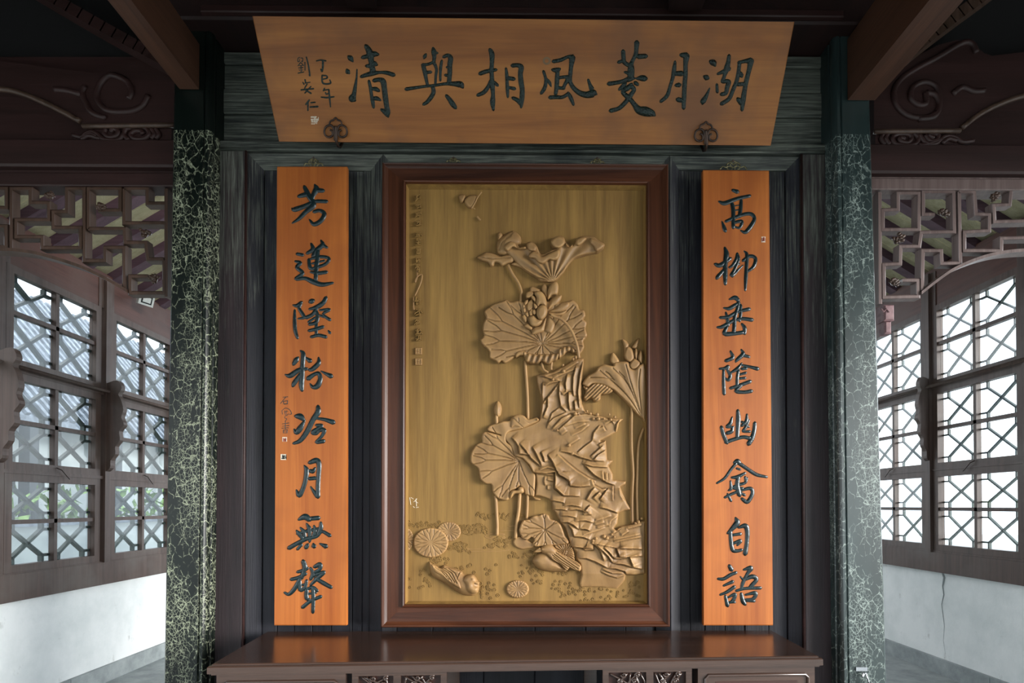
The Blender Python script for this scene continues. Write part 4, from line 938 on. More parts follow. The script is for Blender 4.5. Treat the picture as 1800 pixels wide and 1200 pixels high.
def carved_apron(u0, u1, flip):
    v = 0.035; A = thing_child = tbox(MB(), u0, u1, v, v+0.05, zc0-0.014, zc0).build('apron', 'table', TB)
    zz0 = zc0-0.115
    um = (u0+u1)/2 + (0.004 if flip else -0.004)
    m = MB()
    for a, b in ((u0, u0+0.010), (um-0.006, um+0.006), (u1-0.010, u1)): tbox(m, a, b, v, v+0.045, zz0, zc0-0.013)
    tbox(m, u0, u1, v, v+0.045, zz0-0.014, zz0)
    m.build('apron_frame', 'table', A)
    tbox(MB(), u0+0.008, u1-0.008, v+0.035, v+0.045, zz0, zc0-0.013).build('apron_back', 'table_dark', A)
    for (a, b) in ((u0+0.012, um-0.008), (um+0.008, u1-0.012)):
        m = MB()
        for i in range(9):
            uc = a + (b-a)*(0.1 + 0.1*i) ; zc_ = zz0 + 0.018 + 0.068*((i*5) % 4)/3 + 0.004
            r = 0.011 + 0.004*((i*3) % 3)
            pts = [tp(uc + (r*(1-t/9)*math.cos(t*1.0+i))/2.1, v+0.012, zc_ + r*(1-t/9)*math.sin(t*1.0+i)) for t in range(9)]
            m.tube(pts, 0.0042, 5)
        for i in range(6):
            p0 = tp(a+(b-a)*random.random(), v+0.018, zz0+0.01); p1 = tp(a+(b-a)*random.random(), v+0.014, zz0+0.05); p2 = tp(a+(b-a)*random.random(), v+0.018, zc0-0.02)
            m.tube(catmull([p0, p1, p2], False, 4), 0.004, 5)
        m.build('scroll_carving', 'table', A, smooth=True)
carved_apron(0.222, 0.375, False); carved_apron(0.632, 0.782, True)
for u in (0.22, 0.37, 0.634, 0.784):
    for v0 in (0.05, 0.86): tbox(MB(), u-0.012, u+0.012, v0, v0+0.09, 0, zc0-0.13 if v0 < 0.5 else zc0).build('leg', 'table', TB)
for u0, u1 in ((0.008, 0.03), (0.19, 0.212), (0.792, 0.812), (0.97, 0.992)):
    for v0 in (0.03, 0.85): tbox(MB(), u0, u1, v0, v0+0.08, 0, 0.12).build('leg', 'table', TB)
# ------------------------------------------------------------ the framed carving
YBD = -0.040          # face of the carved board
FR = thing('lotus_carving', (float(PY(922, 1103, -0.07)[0]), -0.05, float(PY(922, 1103, -0.07)[2])),
           'large framed wood carving of lotus, rock and ducks on the wall', 'carving')
YFR = -0.088
def rect(x0, y0, x1, y1, y):
    P = PY([x0, x1, x1, x0], [y1, y1, y0, y0], y); zt_ = (P[2, 2]+P[3, 2])/2; zb_ = (P[0, 2]+P[1, 2])/2
    return (P[0, 0]+P[3, 0])/2, (P[1, 0]+P[2, 0])/2, zb_, zt_
X0, X1, Z0, Z1 = rect(669.5, 285.5, 1177, 1103, YFR)
I0, I1, J0, J1 = rect(711, 320, 1138.5, 1063, YFR+0.004)
fwid = ((I0-X0)+(X1-I1))/2
def prof_ring(profile, mats):
    """mitred frame: profile = (fraction across from outer to inner, y)"""
    for k in range(4):
        vs = []; n = len(profile)
        for e in (0, 1):
            ci = (k + e) % 4
            ox, oz = [(X0, Z0), (X1, Z0), (X1, Z1), (X0, Z1)][ci]; ix, iz = [(I0, J0), (I1, J0), (I1, J1), (I0, J1)][ci]
            for f, y in profile: vs.append((ox+(ix-ox)*f, y, oz+(iz-oz)*f))
        fs = [(i, i+1, n+i+1, n+i) for i in range(n-1)] + [(n-1, 0, n, 2*n-1)]
        MB().add(vs, fs).build('frame_rail' if k % 2 == 0 else 'frame_stile', mats[k % 2], FR, smooth=True, angle=30)
prof_ring([(0.0, -0.03), (0.0, YFR+0.012), (0.02, YFR+0.003), (0.07, YFR-0.002), (0.12, YFR), (0.16, YFR+0.006), (0.22, YFR+0.009), (0.26, YFR+0.012), (0.80, YFR+0.018), (0.88, YFR+0.017),
           (0.91, YFR+0.006), (0.95, YFR+0.003), (1.0, YFR+0.006), (1.02, YFR+0.012), (1.03, YBD+0.004), (1.1, YBD+0.012), (0.5, -0.03)], ['frame_x', 'frame'])
# inner lip of the carved board (paler wood)
for k, (a, b, c, d) in enumerate([((I0, J0), (I1, J0), (I1-.0, J0+.010), (I0, J0+.010)), ((I1, J0), (I1, J1), (I1-.010, J1), (I1-.010, J0)), ((I0, J1), (I1, J1), (I1, J1-.010), (I0, J1-.010)), ((I0, J0), (I0, J1), (I0+.010, J1), (I0+.010, J0))]):
    ys = YFR+0.014
    vs = [(a[0], ys, a[1]), (b[0], ys, b[1]), (c[0], YBD-0.001, c[1]), (d[0], YBD-0.001, d[1]), (a[0], YBD, a[1]), (b[0], YBD, b[1])]
    MB().add(vs, [(0, 1, 2, 3), (3, 2, 5, 4), (0, 4, 5, 1)]).build('inner_lip', 'board', FR)
BD = MB().box(I0-0.002, I1+0.002, YBD, -0.031, J0-0.002, J1+0.002).build('carved_board', 'board', FR)
HS = 0.0029          # one pixel of height, in metres
BX0, BX1 = 713.5, 1136.0

Zt = {'A': (820, 380, 4.285), 'B': (900, 580, 4.8), 'C': (810, 690, 5.217), 'D': (700, 860, 5.4545), 'E': (890, 840, 5.0), 'F': (910, 480, 7.5), 'G': (830, 700, 6.667), 'H': (970, 700, 6.667), 'I': (920, 860, 6.667), 'J': (700, 320, 4.0)}
def zp(tg, txt):
    ox, oy, s = Zt[tg]; return [(ox + float(a)/s, oy + float(b)/s) for a, b in (p.split(',')[:2] for p in txt.split())]
def seg_dist(P, L, closed=False):
    """distance of points P to the polyline L, with the side (+ right hand of travel) and the run 0..1"""
    L = np.asarray(L, float); A = L if closed else L[:-1]; B = np.roll(L, -1, 0) if closed else L[1:]
    best = np.full(len(P), 1e9); side = np.zeros(len(P)); run = np.zeros(len(P))
    ln = np.linalg.norm(B-A, axis=1); cum = np.concatenate([[0], np.cumsum(ln)]); tot = cum[-1]+1e-9
    for i in range(len(A)):
        d = B[i]-A[i]; q = P-A[i]; t = np.clip((q @ d)/(d @ d+1e-9), 0, 1); e = q - t[:, None]*d; r = np.hypot(e[:, 0], e[:, 1])
        m = r < best; best[m] = r[m]; side[m] = np.sign(d[0]*q[m, 1]-d[1]*q[m, 0]); run[m] = (cum[i]+t[m]*ln[i])/tot
    return best, side, run
def inside(P, L):
    L = np.asarray(L); x, y = P[:, 0], P[:, 1]; c = np.zeros(len(P), bool); n = len(L)
    for i in range(n):
        x1, y1 = L[i]; x2, y2 = L[(i+1) % n]
        k = ((y1 > y) != (y2 > y)) & (x < (x2-x1)*(y-y1)/(y2-y1+1e-12)+x1); c ^= k
    return c
def resample(L, step):
    L = np.vstack([L, L[:1]]); d = np.linalg.norm(np.diff(L, axis=0), axis=1); cum = np.concatenate([[0], np.cumsum(d)])
    n = max(8, int(cum[-1]/step)); t = np.linspace(0, cum[-1], n, endpoint=False)
    return np.stack([np.interp(t, cum, L[:, 0]), np.interp(t, cum, L[:, 1])], 1)
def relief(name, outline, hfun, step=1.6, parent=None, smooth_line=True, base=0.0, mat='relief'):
    L = catmull(outline, True, 5) if smooth_line else np.asarray(outline, float)
    L = resample(L, step*0.9)
    lo, hi = L.min(0), L.max(0)
    gx = np.arange(lo[0], hi[0], step); gy = np.arange(lo[1], hi[1], step*0.87)
    X, Y = np.meshgrid(gx, gy); X = X + (np.arange(len(gy)) % 2)[:, None]*step/2
    P = np.stack([X.ravel(), Y.ravel()], 1); P = P[inside(P, L)]
    if len(P):
        d, _, _ = seg_dist(P, L, True); P = P[d > step*0.45]
    A = np.vstack([L, P]); nb = len(L)
    r = delaunay_2d_cdt([Vector(p) for p in A], [], [list(range(nb))], 1, 1e-5)
    V2 = np.array([tuple(v) for v in r[0]]); faces = [tuple(f) for f in r[2]]
    d, _, _ = seg_dist(V2, L, True)
    h = base + hfun(V2, d)
    h = np.maximum(h, 0.3)
    Wp = PY(V2[:, 0], V2[:, 1], YBD - h*HS)
    # sort out the winding (facing the viewer) and add the skirt down to the board
    f0 = faces[0]; a, b, c = V2[f0[0]], V2[f0[1]], V2[f0[2]]
    if (b[0]-a[0])*(c[1]-a[1])-(b[1]-a[1])*(c[0]-a[0]) > 0: faces = [f[::-1] for f in faces]
    cnt = {}
    for f in faces:
        for i in range(len(f)): e = (f[i], f[(i+1) % len(f)]); cnt[e] = 1
    edge = [e for e in cnt if (e[1], e[0]) not in cnt]
    vs = [tuple(p) for p in Wp]; mp_ = {}
    for e in edge:
        for i in e:
            if i not in mp_: mp_[i] = len(vs); vs.append((vs[i][0], YBD+0.001, vs[i][2]))
    fs = faces + [(b, a, mp_[a], mp_[b]) for a, b in edge]
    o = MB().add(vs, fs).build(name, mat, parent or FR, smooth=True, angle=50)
    return o
def rnd(d, r): return np.sqrt(np.clip(1-(1-np.clip(d/r, 0, 1))**2, 0, 1))
def groove(P, lines, depth, w):
    h = np.zeros(len(P))
    for L in lines:
        d, _, run = seg_dist(P, L); h = np.maximum(h, depth*np.exp(-(d/w)**2))
    return h
def stem(pts, r, hgt, name='stem', parent=None):
    C = catmull(pts, False, 6); h = hgt if np.ndim(hgt) else [hgt]*len(pts); H = np.interp(np.linspace(0, 1, len(C)), np.linspace(0, 1, len(pts)), h)
    Q = PY(C[:, 0], C[:, 1], YBD - H*HS)
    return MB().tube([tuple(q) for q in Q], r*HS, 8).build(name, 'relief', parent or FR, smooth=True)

def leaf(name, outline, centre, H, veins, cup=3.0, wave=1.2, wn=11, step=1.35, fork=True, parent=None, rr=3.0, gd=1.6):
    cx, cy = centre; lines = []
    for vx, vy in veins:
        d = np.array([vx-cx, vy-cy]); L = np.linalg.norm(d); u = d/L; nrm_ = np.array([-u[1], u[0]])
        m = np.array([cx, cy]) + d*0.7; lines.append([(cx, cy), tuple(np.array([cx, cy])+d*0.3+nrm_*L*0.015), tuple(m)])
        if fork:
            for s in (-1, 1): lines.append([tuple(m), tuple(m + u*L*0.10 + nrm_*s*L*0.05), tuple(m + u*L*0.27 + nrm_*s*L*0.09)])
        else: lines.append([tuple(m), (vx, vy)])
    R = np.array([np.hypot(x-cx, y-cy) for x, y in outline]).max()
    def hf(P, d):
        r = np.hypot(P[:, 0]-cx, P[:, 1]-cy)/R; th = np.arctan2(P[:, 1]-cy, P[:, 0]-cx)
        h = H*(0.55+0.45*rnd(d, rr)) + cup*(r**2 - 0.2) + wave*np.sin(th*wn + 2*np.sin(th*3))*np.clip(r-0.35, 0, 1)**1.2*2.2
        h -= groove(P, lines, gd, 0.8)
        h -= 1.2*np.exp(-(r*R/2.2)**2)
        return h
    return relief(name, outline, hf, step, parent)
def dome(name, outline, H, r, parent=None, lines=(), gd=1.2, gw=0.9, step=1.4, base=0.0, tilt=(0, 0), smooth_line=True):
    c = np.mean(np.asarray(outline), 0)
    def hf(P, d):
        h = H*rnd(d, r) + (P[:, 0]-c[0])*tilt[0] + (P[:, 1]-c[1])*tilt[1]
        if len(lines): h = h - groove(P, lines, gd, gw)
        return h
    return relief(name, outline, hf, step, parent, base=base, smooth_line=smooth_line)

# stems that run behind the leaves
for pts, r, h in [
    (zp('A', '312,365 345,430 390,500 412,560 410,600 405,680'), 1.9, 4), (zp('B', '110,260 120,400 130,550 135,760'), 2.2, 3),
    (zp('B', '250,270 265,330 305,358'), 1.8, 5), (zp('B', '335,270 332,300 330,335'), 1.8, 5),
    (zp('D', '930,60 938,110 945,250 950,340 948,440'), 2.3, 3), (zp('D', '1165,40 1155,200 1135,330 1125,470'), 2.6, 3.2), (zp('D', '1240,50 1238,160 1232,280'), 2.0, 3),
    (zp('B', '1005,600 1010,650 1008,850 1010,1000 1022,1200') + zp('E', '1108,100 1105,250 1108,400'), 1.9, 4),
    (zp('B', '1110,825 1075,930 1062,1050 1058,1200') + zp('E', '1148,100 1150,250 1155,385'), 1.9, 3.5),
    (zp('G', '285,200 285,240 290,300'), 2.2, 4)]:
    stem(pts, r, h)

# rock: one carved mass, ledges stepped out of it
rock_out = (zp('B', '205,380 345,350 440,300 520,250 560,235 605,240 602,300 592,400 587,500 590,620 615,685 700,715 800,735 940,750 905,780 885,860 830,890 745,935 790,930 797,1000 803,1090 850,1100') +
            zp('H', '715,735 665,790 715,885 715,950 800,962 872,972 862,1005 805,1040 830,1110 870,1200') +
            zp('I', '1215,160 1265,235 1185,250 1115,280 1100,400 1060,455 1090,480 1145,430 1290,402 1345,375 1390,365') + [(1134.5, 916), (1134.5, 1008)] +
            zp('I', '1300,1005 1200,1000 1190,1060 1150,1110 1100,1160 900,1140 670,1140 660,1100 680,1000 660,870 620,820 620,740 580,690 550,660 525,560 490,450 430,380 375,270 340,240 335,150 290,110 200,80 160,75') +
            zp('G', '735,1140 755,1000 745,880 712,872 670,780 590,700 492,680 450,560 370,462 335,430 400,392 560,352 700,300 772,262') + zp('B', '232,745 247,660 250,590 232,520 210,440'))
CR = []
def cz(tg, txt, a=3.0, w=9.0, side=-1):
    for l in txt.split(';'): CR.append((zp(tg, l.strip()), a, w, side))
cz('G', '460,455 500,500 540,560 548,650; 555,525 620,600 690,700 810,805; 700,565 750,650 800,750 815,800; 805,620 835,690 850,750; 545,650 600,655 665,662', 3.2, 8)
cz('G', '885,655 940,740 990,840 1025,900 1100,940 1133,980; 490,690 590,715 670,790 720,870 860,880 970,865 972,960 965,1050 1070,1140 1133,1145', 4.0, 10)
cz('G', '850,910 840,970 855,1025; 730,880 860,895 960,905; 875,960 960,970; 880,1020 880,1070; 790,840 880,812 970,830', 2.0, 5)
cz('H', '30,800 90,895 150,925 200,960 215,1025 330,1038 450,1025', 3.5, 9); cz('H', '35,1040 140,1140 330,1147', 3, 8)
cz('H', '70,650 180,750 290,840 430,930 520,965', 3.2, 10, 1); cz('H', '370,770 500,900 650,990 740,1020', 3.5, 9)
cz('H', '90,620 210,640 330,690 470,730 620,735; 350,760 480,800 660,810', 3.0, 8); cz('H', '0,380 120,280 230,200; 110,430 180,380; 230,440 340,390 440,310; 200,550 330,470; 150,330 300,280 450,270; 270,360 400,300', 1.6, 5)
cz('H', '290,640 370,570 450,510 475,490; 450,680 520,620 600,550; 485,720 540,660 635,600; 540,540 640,490', 2.6, 6, 1)
cz('H', '470,500 490,400 560,310; 745,390 760,300 795,250; 600,320 635,380; 230,200 400,180 560,200 700,260 620,310', 2.6, 6, 1)
cz('H', '400,1190 450,1100 500,1040; 560,1190 620,1100 660,1050; 470,950 500,1020 580,1060 645,1055; 480,1170 560,1090', 3.2, 7, 1); cz('H', '722,1020 722,1200; 800,1050 812,1130 850,1200; 600,850 610,960; 650,870 655,960', 2.4, 5, 1)
cz('I', '320,130 400,140 480,160; 350,235 440,235 520,248; 520,245 620,235 690,250 738,278; 430,310 520,310 620,332; 600,375 720,365 822,392; 470,195 560,185 680,208; 700,300 800,290', 2.8, 6)
cz('I', '430,385 520,385 590,420 652,472; 655,465 720,465 780,487; 520,410 570,470 592,552 700,560 780,592; 890,210 980,230 1060,260 1110,282; 780,180 720,250', 3.4, 8)
cz('I', '830,420 950,390; 840,370 930,345 1030,310; 860,460 1000,420; 700,540 860,490 960,450; 1010,430 1030,370 1100,320', 1.8, 6)
cz('I', '560,672 700,688 820,690; 700,695 720,712 830,705; 790,630 850,660 900,715 945,842; 860,660 950,740 1000,790 1048,868; 940,680 1010,740 1062,808; 1090,690 1132,800; 1240,790 1292,915', 3.6, 8)
cz('I', '1062,818 1150,812 1215,800; 1050,868 1170,880 1280,915 1400,937; 640,805 740,810 850,850 992,927; 992,930 1080,930 1190,962 1205,1000; 1130,690 1400,700; 1140,800 1400,780', 3.0, 8)
cz('I', '900,960 1000,1010 1100,1040 1190,1000; 920,935 1040,985 1180,990', 2.0, 5); cz('I', '1050,520 1140,450; 1150,545 1235,488; 1060,625 1200,592 1390,560; 1000,605 1200,565 1380,525; 800,630 1100,690 1280,705; 1200,470 1390,420', 2.0, 6)
cz('B', '400,430 395,540 410,640 460,690; 465,370 450,450 455,520; 540,300 515,400 512,500 520,560; 597,260 572,380 555,520 567,660; 475,520 475,600 487,680; 525,590 532,680; 430,550 470,520', 3.4, 6, -1)
cz('B', '258,440 252,550 262,620; 400,440 330,530 255,620 243,740; 300,560 300,640 260,740; 280,470 320,450 400,430', 3.0, 6)
cz('B', '230,380 340,415 420,432; 350,405 550,325; 440,345 560,270; 260,400 420,345', 2.0, 5)
cz('B', '400,650 335,700 290,830; 500,700 420,740 335,830; 460,690 350,740 300,790; 560,690 480,760 380,850', 2.2, 6)
rk_c = [(np.asarray(L), a, w, s) for L, a, w, s in CR]
def rock_h(P, d):
    h = 7.0*(0.35+0.65*rnd(d, 3.5)) + np.minimum(d, 60)*0.035
    for L, a, w, s in rk_c:
        lo, hi = L.min(0)-w*3, L.max(0)+w*3
        m = (P[:, 0] > lo[0]) & (P[:, 0] < hi[0]) & (P[:, 1] > lo[1]) & (P[:, 1] < hi[1])
        if not m.any(): continue
        dd, sd, run = seg_dist(P[m], L)
        tp_ = np.clip(np.minimum(run, 1-run)*6, 0, 1)**0.5
        on = 1/(1+np.exp(-sd*s*dd*2.6))
        h[m] += (a*1.6*np.exp(-dd/w)*on - a*0.6*np.exp(-(dd/1.6)**2)*(1-on))*tp_
    h += 0.5*np.sin(P[:, 0]*0.13+P[:, 1]*0.09)*np.sin(P[:, 1]*0.17-P[:, 0]*0.05)
    h = np.where(P[:, 1] > 1008, h*np.clip(1-(P[:, 1]-1008)/34, 0.15, 1), h)
    return np.clip(h, 1.0, 17)
relief('rock', rock_out, rock_h, 1.15, smooth_line=False)
peb = zp('H', '410,150 450,180 530,190 670,190 735,220 275,180 320,195 485,240 545,240 610,240 690,250 240,645 285,635 345,680 200,550 65,375') + zp('I', '850,575 945,550 1035,525 815,600 980,570 1065,555 1310,395 1345,380 1385,340') + zp('B', '515,245 535,232 430,295 345,418 435,348 215,755')
for i, (x, y) in enumerate(peb):
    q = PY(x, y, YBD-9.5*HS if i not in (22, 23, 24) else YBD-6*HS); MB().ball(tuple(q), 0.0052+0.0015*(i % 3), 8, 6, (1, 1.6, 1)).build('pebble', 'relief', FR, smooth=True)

# leaf behind the flower, with its curled front
c1 = zp('A', '570,960')[0]
L1 = zp('A', '105,930 130,900 122,850 130,800 148,760 135,715 175,680 205,660 270,640 300,628 330,645 385,636 430,645 520,640 620,640 720,650 770,640 800,632 835,660 850,700 885,710 895,750 880,775 905,800 897,850 908,900 880,940 885,990 850,1040 810,1030 770,1000 730,1010 690,1040 600,1045 520,1045 440,1035 400,1020 375,1050 330,1085 290,1105 265,1090 240,1105 215,1085 175,1065 172,1020 150,990 125,970')
leaf('lotus_leaf', L1, c1, 8.5, zp('A', '130,820 140,720 260,650 110,930 180,1040 300,1090 420,1030 520,1040 575,1050 650,1045 760,1000 880,950 900,880 900,800 850,700 780,640 700,650 500,640 350,640'), 3.2, 1.7, 15)
curl = zp('A', '432,1020 480,1035 560,1042 640,1038 690,1028 700,1045 680,1078 650,1092 612,1112 570,1092 520,1110 455,1095 440,1062')
def curl_h(P, d): return 9 + 4.0*rnd(d, 6) + 1.5*np.sin((P[:, 0]+0.3*P[:, 1])*0.62)
relief('leaf_curl', curl, curl_h, 1.1)
relief('leaf_curl', zp('A', '690,1030 700,1000 735,985 780,980 820,1000 840,1020 815,1030 770,1015 730,1045 700,1065'), lambda P, d: 9+4*rnd(d, 5)+1.3*np.sin(P[:, 0]*0.8), 1.1)
relief('leaf_curl', zp('A', '368,1040 385,1018 420,1012 438,1025 430,1045 400,1048 375,1062'), lambda P, d: 8+3.5*rnd(d, 4), 1.1)

# funnel shaped leaf at the top with its curled rims, and the bud beside it
root = zp('A', '650,492')[0]
L2 = zp('A', '650,492 560,482 500,440 440,400 380,350 330,300 295,265 280,225 310,195 360,190 400,230 450,235 455,200 490,192 530,225 560,285 620,262 680,240 645,215 638,175 690,150 733,158 748,195 790,222 820,200 832,168 880,150 950,150 1000,185 1040,210 1028,242 980,270 900,288 820,310 765,365 715,440')
rb = [[root, p] for p in zp('A', '350,300 420,270 500,330 560,360 600,350 640,340 680,300 740,230 800,230 900,200 990,230')]
def fan_h(P, d):
    r = np.hypot(P[:, 0]-root[0], P[:, 1]-root[1]); th = np.arctan2(P[:, 1]-root[1], P[:, 0]-root[0])
    return 5 + 3*rnd(d, 5) + np.minimum(r, 60)*0.03 + 1.2*np.sin(th*22)*np.clip(r/18, 0, 1)
relief('lotus_leaf', L2, fan_h, 1.2)
for tg, tx, H in [('A', '470,285 500,262 540,275 570,300 630,272 690,250 708,280 690,322 650,335 622,330 580,358 540,350 510,322 475,312', 13), ('A', '635,192 660,160 700,150 735,168 742,208 700,240 658,232', 12),
                  ('A', '300,205 330,188 365,200 385,235 440,225 448,245 400,250 350,235 310,265 282,235', 13), ('A', '455,205 490,193 528,228 520,262 480,262 458,240', 11), ('A', '745,200 755,232 790,235 800,210 775,225', 12),
                  ('A', '830,172 870,155 905,165 880,200 845,222 822,205', 11), ('A', '940,165 1000,185 1040,212 1025,240 980,265 960,230 930,200', 11)]:
    dome('leaf_curl', zp(tg, tx), H-6, 4.5, base=10)
dome('lotus_bud', zp('A', '240,285 228,225 240,180 270,150 330,115 362,112 405,150 412,200 380,225 330,235 310,290'), 10, 14, lines=[zp('A', '345,112 330,150 270,190 245,250'), zp('A', '360,115 300,160 280,200')], base=1)
dome('petal', zp('A', '236,178 235,130 255,120 272,142 258,168'), 6, 4, base=2)
LL = zp('A', '80,310 110,290 145,270 200,278 250,300 290,290 340,278 362,305 352,345 310,358 270,375 245,355 215,350 205,372 185,378 160,350 112,335')
dome('leaf_blade', LL, 6, 6, lines=[zp('A', '100,310 200,320 330,310')], base=2)
dome('leaf_blade', zp('A', '335,362 375,342 420,365 455,390 430,394 385,380'), 4, 4, base=2)

# lotus flower: outer petals first, then the folded heart
FL = [('400,345 393,250 418,170 470,118 520,122 538,180 522,272 450,292', 8, 9), ('165,190 200,178 300,222 250,245 170,245', 5, 4), ('312,205 340,142 390,182 392,330 362,300', 6, 5),
      ('400,480 412,400 440,345 490,305 570,288 577,322 540,392 470,442', 9, 9), ('400,505 480,462 552,400 600,384 672,386 676,440 600,505 480,522', 9, 9), ('405,515 520,520 645,488 600,545 520,565 440,555', 7, 7),
      ('400,548 440,560 485,640 490,700 440,792 358,755 372,680', 8, 8), ('385,560 362,700 335,772 200,812 188,762 220,712 300,690 350,605', 9, 10), ('85,695 130,658 192,712 182,747 130,732', 6, 5)]
for i, (tx, H, r) in enumerate(FL): dome('petal', zp('F', tx), H*0.6, r*0.8, base=7+(i % 3)*1.2 if i not in (1, 2) else 4, tilt=(0, 0), step=1.1)
FH = [('105,300 120,250 170,235 215,260 190,310 130,330', 10, 4), ('170,300 205,290 240,330 232,382 195,350', 11, 3), ('215,262 250,233 310,243 360,300 382,380 370,432 300,415 265,440 240,382 242,322', 13, 9),
      ('245,500 270,442 330,414 376,440 392,500 372,570 320,617 272,602 250,560', 13.5, 9), ('148,605 158,570 212,553 262,602 326,620 290,682 222,707 170,682', 12, 8), ('118,460 133,380 190,343 207,392 200,462 150,502', 9, 4),
      ('82,390 110,352 140,350 130,400 95,425', 9, 3), ('62,425 90,400 95,450 75,465', 8, 3), ('65,470 95,450 110,495 90,525 72,505', 9, 3), ('100,520 135,505 150,560 125,580 105,555', 9, 3), ('55,570 85,540 115,570 125,620 105,655 80,625', 9, 4),
      ('205,400 232,395 265,440 240,478 215,450', 11, 3), ('195,480 235,482 245,530 215,552 190,520', 11, 3), ('150,505 190,465 200,520 195,555 160,560', 10, 3)]
for tx, H, r in FH: dome('petal', zp('F', tx), H*0.5, r*0.75, base=H*0.75+1.5, step=0.95)
stem(zp('F', '440,545 490,572 560,595 640,665 712,765 760,880 790,985 808,1120'), 2.1, [15, 15, 15, 14.5, 14, 14, 13.5, 11], 'flower_stem')

# leaf at the right edge, its curl and the half open flower above it
r3 = zp('B', '1100,745')[0]
L3 = zp('B', '1104,748 1040,690 980,620 900,540 850,500 760,462 680,452 640,480 598,455 605,430 640,385 700,350 730,310 780,290 850,302 870,272 930,265 980,272 1000,320 1040,330 1080,292') + [(1134.3, 648), (1134.3, 735)]
ln3 = [catmull([r3, p, q], False, 4) for p, q in zip(zp('B', '960,540 980,460 1010,470 1070,480'), zp('B', '740,340 850,320 960,290 1080,330'))] + [zp('B', '860,420 820,370 790,350'), zp('B', '950,400 900,350'), zp('B', '850,410 760,400 660,400')]
def l3h(P, d):
    r = np.hypot(P[:, 0]-r3[0], P[:, 1]-r3[1]); th = np.arctan2(P[:, 1]-r3[1], P[:, 0]-r3[0])
    return 5.5 + 3.5*rnd(d, 4) + np.minimum(r, 80)*0.03 + 0.9*np.sin(th*26)*np.clip((r-30)/50, 0, 1) - groove(P, ln3, 1.6, 1.0)
relief('lotus_leaf', L3, l3h, 1.2)
relief('leaf_curl', zp('B', '600,470 640,482 700,450 790,462 852,512 800,540 752,545 742,590 702,602 670,572 622,592 605,560 622,520'), lambda P, d: 7+5*rnd(d, 5)+1.0*np.sin((P[:, 0]+P[:, 1])*0.9), 1.1)
for tx, H in [('832,235 850,190 888,228 905,268 862,292 836,272', 6), ('935,75 985,120 952,190 944,130', 5), ('1072,68 1012,140 1052,152', 5), ('945,205 970,140 1012,160 1032,232 1000,272 960,252', 8), ('1030,205 1046,150 1062,192 1052,262', 7), ('1060,235 1090,160 1102,232 1092,284', 8), ('990,292 1030,240 1082,272 1062,322 1012,332', 9)]:
    dome('petal', zp('B', tx), H*0.7, 4, base=H*0.4+1)

# lower left leaf with bud
c4 = zp('G', '550,738')[0]
L4 = zp('G', '335,432 250,402 180,375 190,330 240,302 300,290 360,268 430,262 452,240 490,202 550,190 610,205 650,242 700,236 760,225 778,262 700,305 560,360 420,400 400,500 460,560 500,660 590,700 670,780 722,870 742,900 738,1000 727,1142 680,1142 620,1120 600,1060 555,1030 510,1065 452,1085 445,1162 400,1195 340,1187 280,1150 240,1090 225,1010 160,1000 100,952 80,880 68,820 20,782 -18,740 -15,650 10,590 60,530 112,508 112,450 150,392')
leaf('lotus_leaf', L4, c4, 7.0, zp('G', '110,470 -10,720 90,900 270,1140 380,1180 540,1050 720,1140 190,360 20,600'), 3.0, 1.3, 9)
dome('leaf_curl', zp('G', '445,1172 447,1108 470,1075 528,1070 550,1036 598,1045 606,1100 560,1116 500,1120 470,1152'), 6, 5, base=6)
dome('leaf_curl', zp('G', '452,262 490,202 550,190 610,205 655,260 690,300 600,350 560,345 500,330 455,345'), 4, 6, base=6, lines=[zp('G', '480,230 600,345'), zp('G', '545,270 540,230')])
dome('leaf_curl', zp('G', '712,1155 760,1162 805,1178 792,1195 740,1192'), 5, 3, base=2)
dome('lotus_bud', zp('G', '290,218 265,182 254,120 278,60 300,30 330,60 348,120 336,190 312,218'), 8, 8, lines=[zp('G', '300,40 320,100 315,190'), zp('G', '310,50 338,120 330,180')], base=1)

# low leaf, pads on the water
c5 = zp('E', '340,455')[0]
L5 = zp('E', '118,432 130,400 150,370 200,360 240,332 290,325 330,310 370,325 390,360 440,375 470,400 492,440 512,500 545,572 430,592 300,602 250,600 232,575 246,540 220,520 180,545 140,530 125,500 110,462')
dome('lily_pad', zp('E', '60,562 80,525 120,510 180,540 250,580 240,610 180,622 130,626 80,602'), 3.2, 3, base=0.5)
def ser_h(P, d):
    c = zp('E', '520,660')[0]; th = np.arctan2(P[:, 1]-c[1], P[:, 0]-c[0]); return 4+2*rnd(d, 4)+0.9*np.sin(th*24)
relief('dried_leaf', zp('E', '425,610 440,575 470,585 500,568 530,580 560,575 582,620 600,690 590,740 520,700 450,650'), ser_h, 1.1)
leaf('lotus_leaf', L5, c5, 8.0, zp('E', '140,430 170,360 330,315 440,380 540,560 430,590 340,600 250,590 240,520 130,510'), 2.6, 1.3, 10)
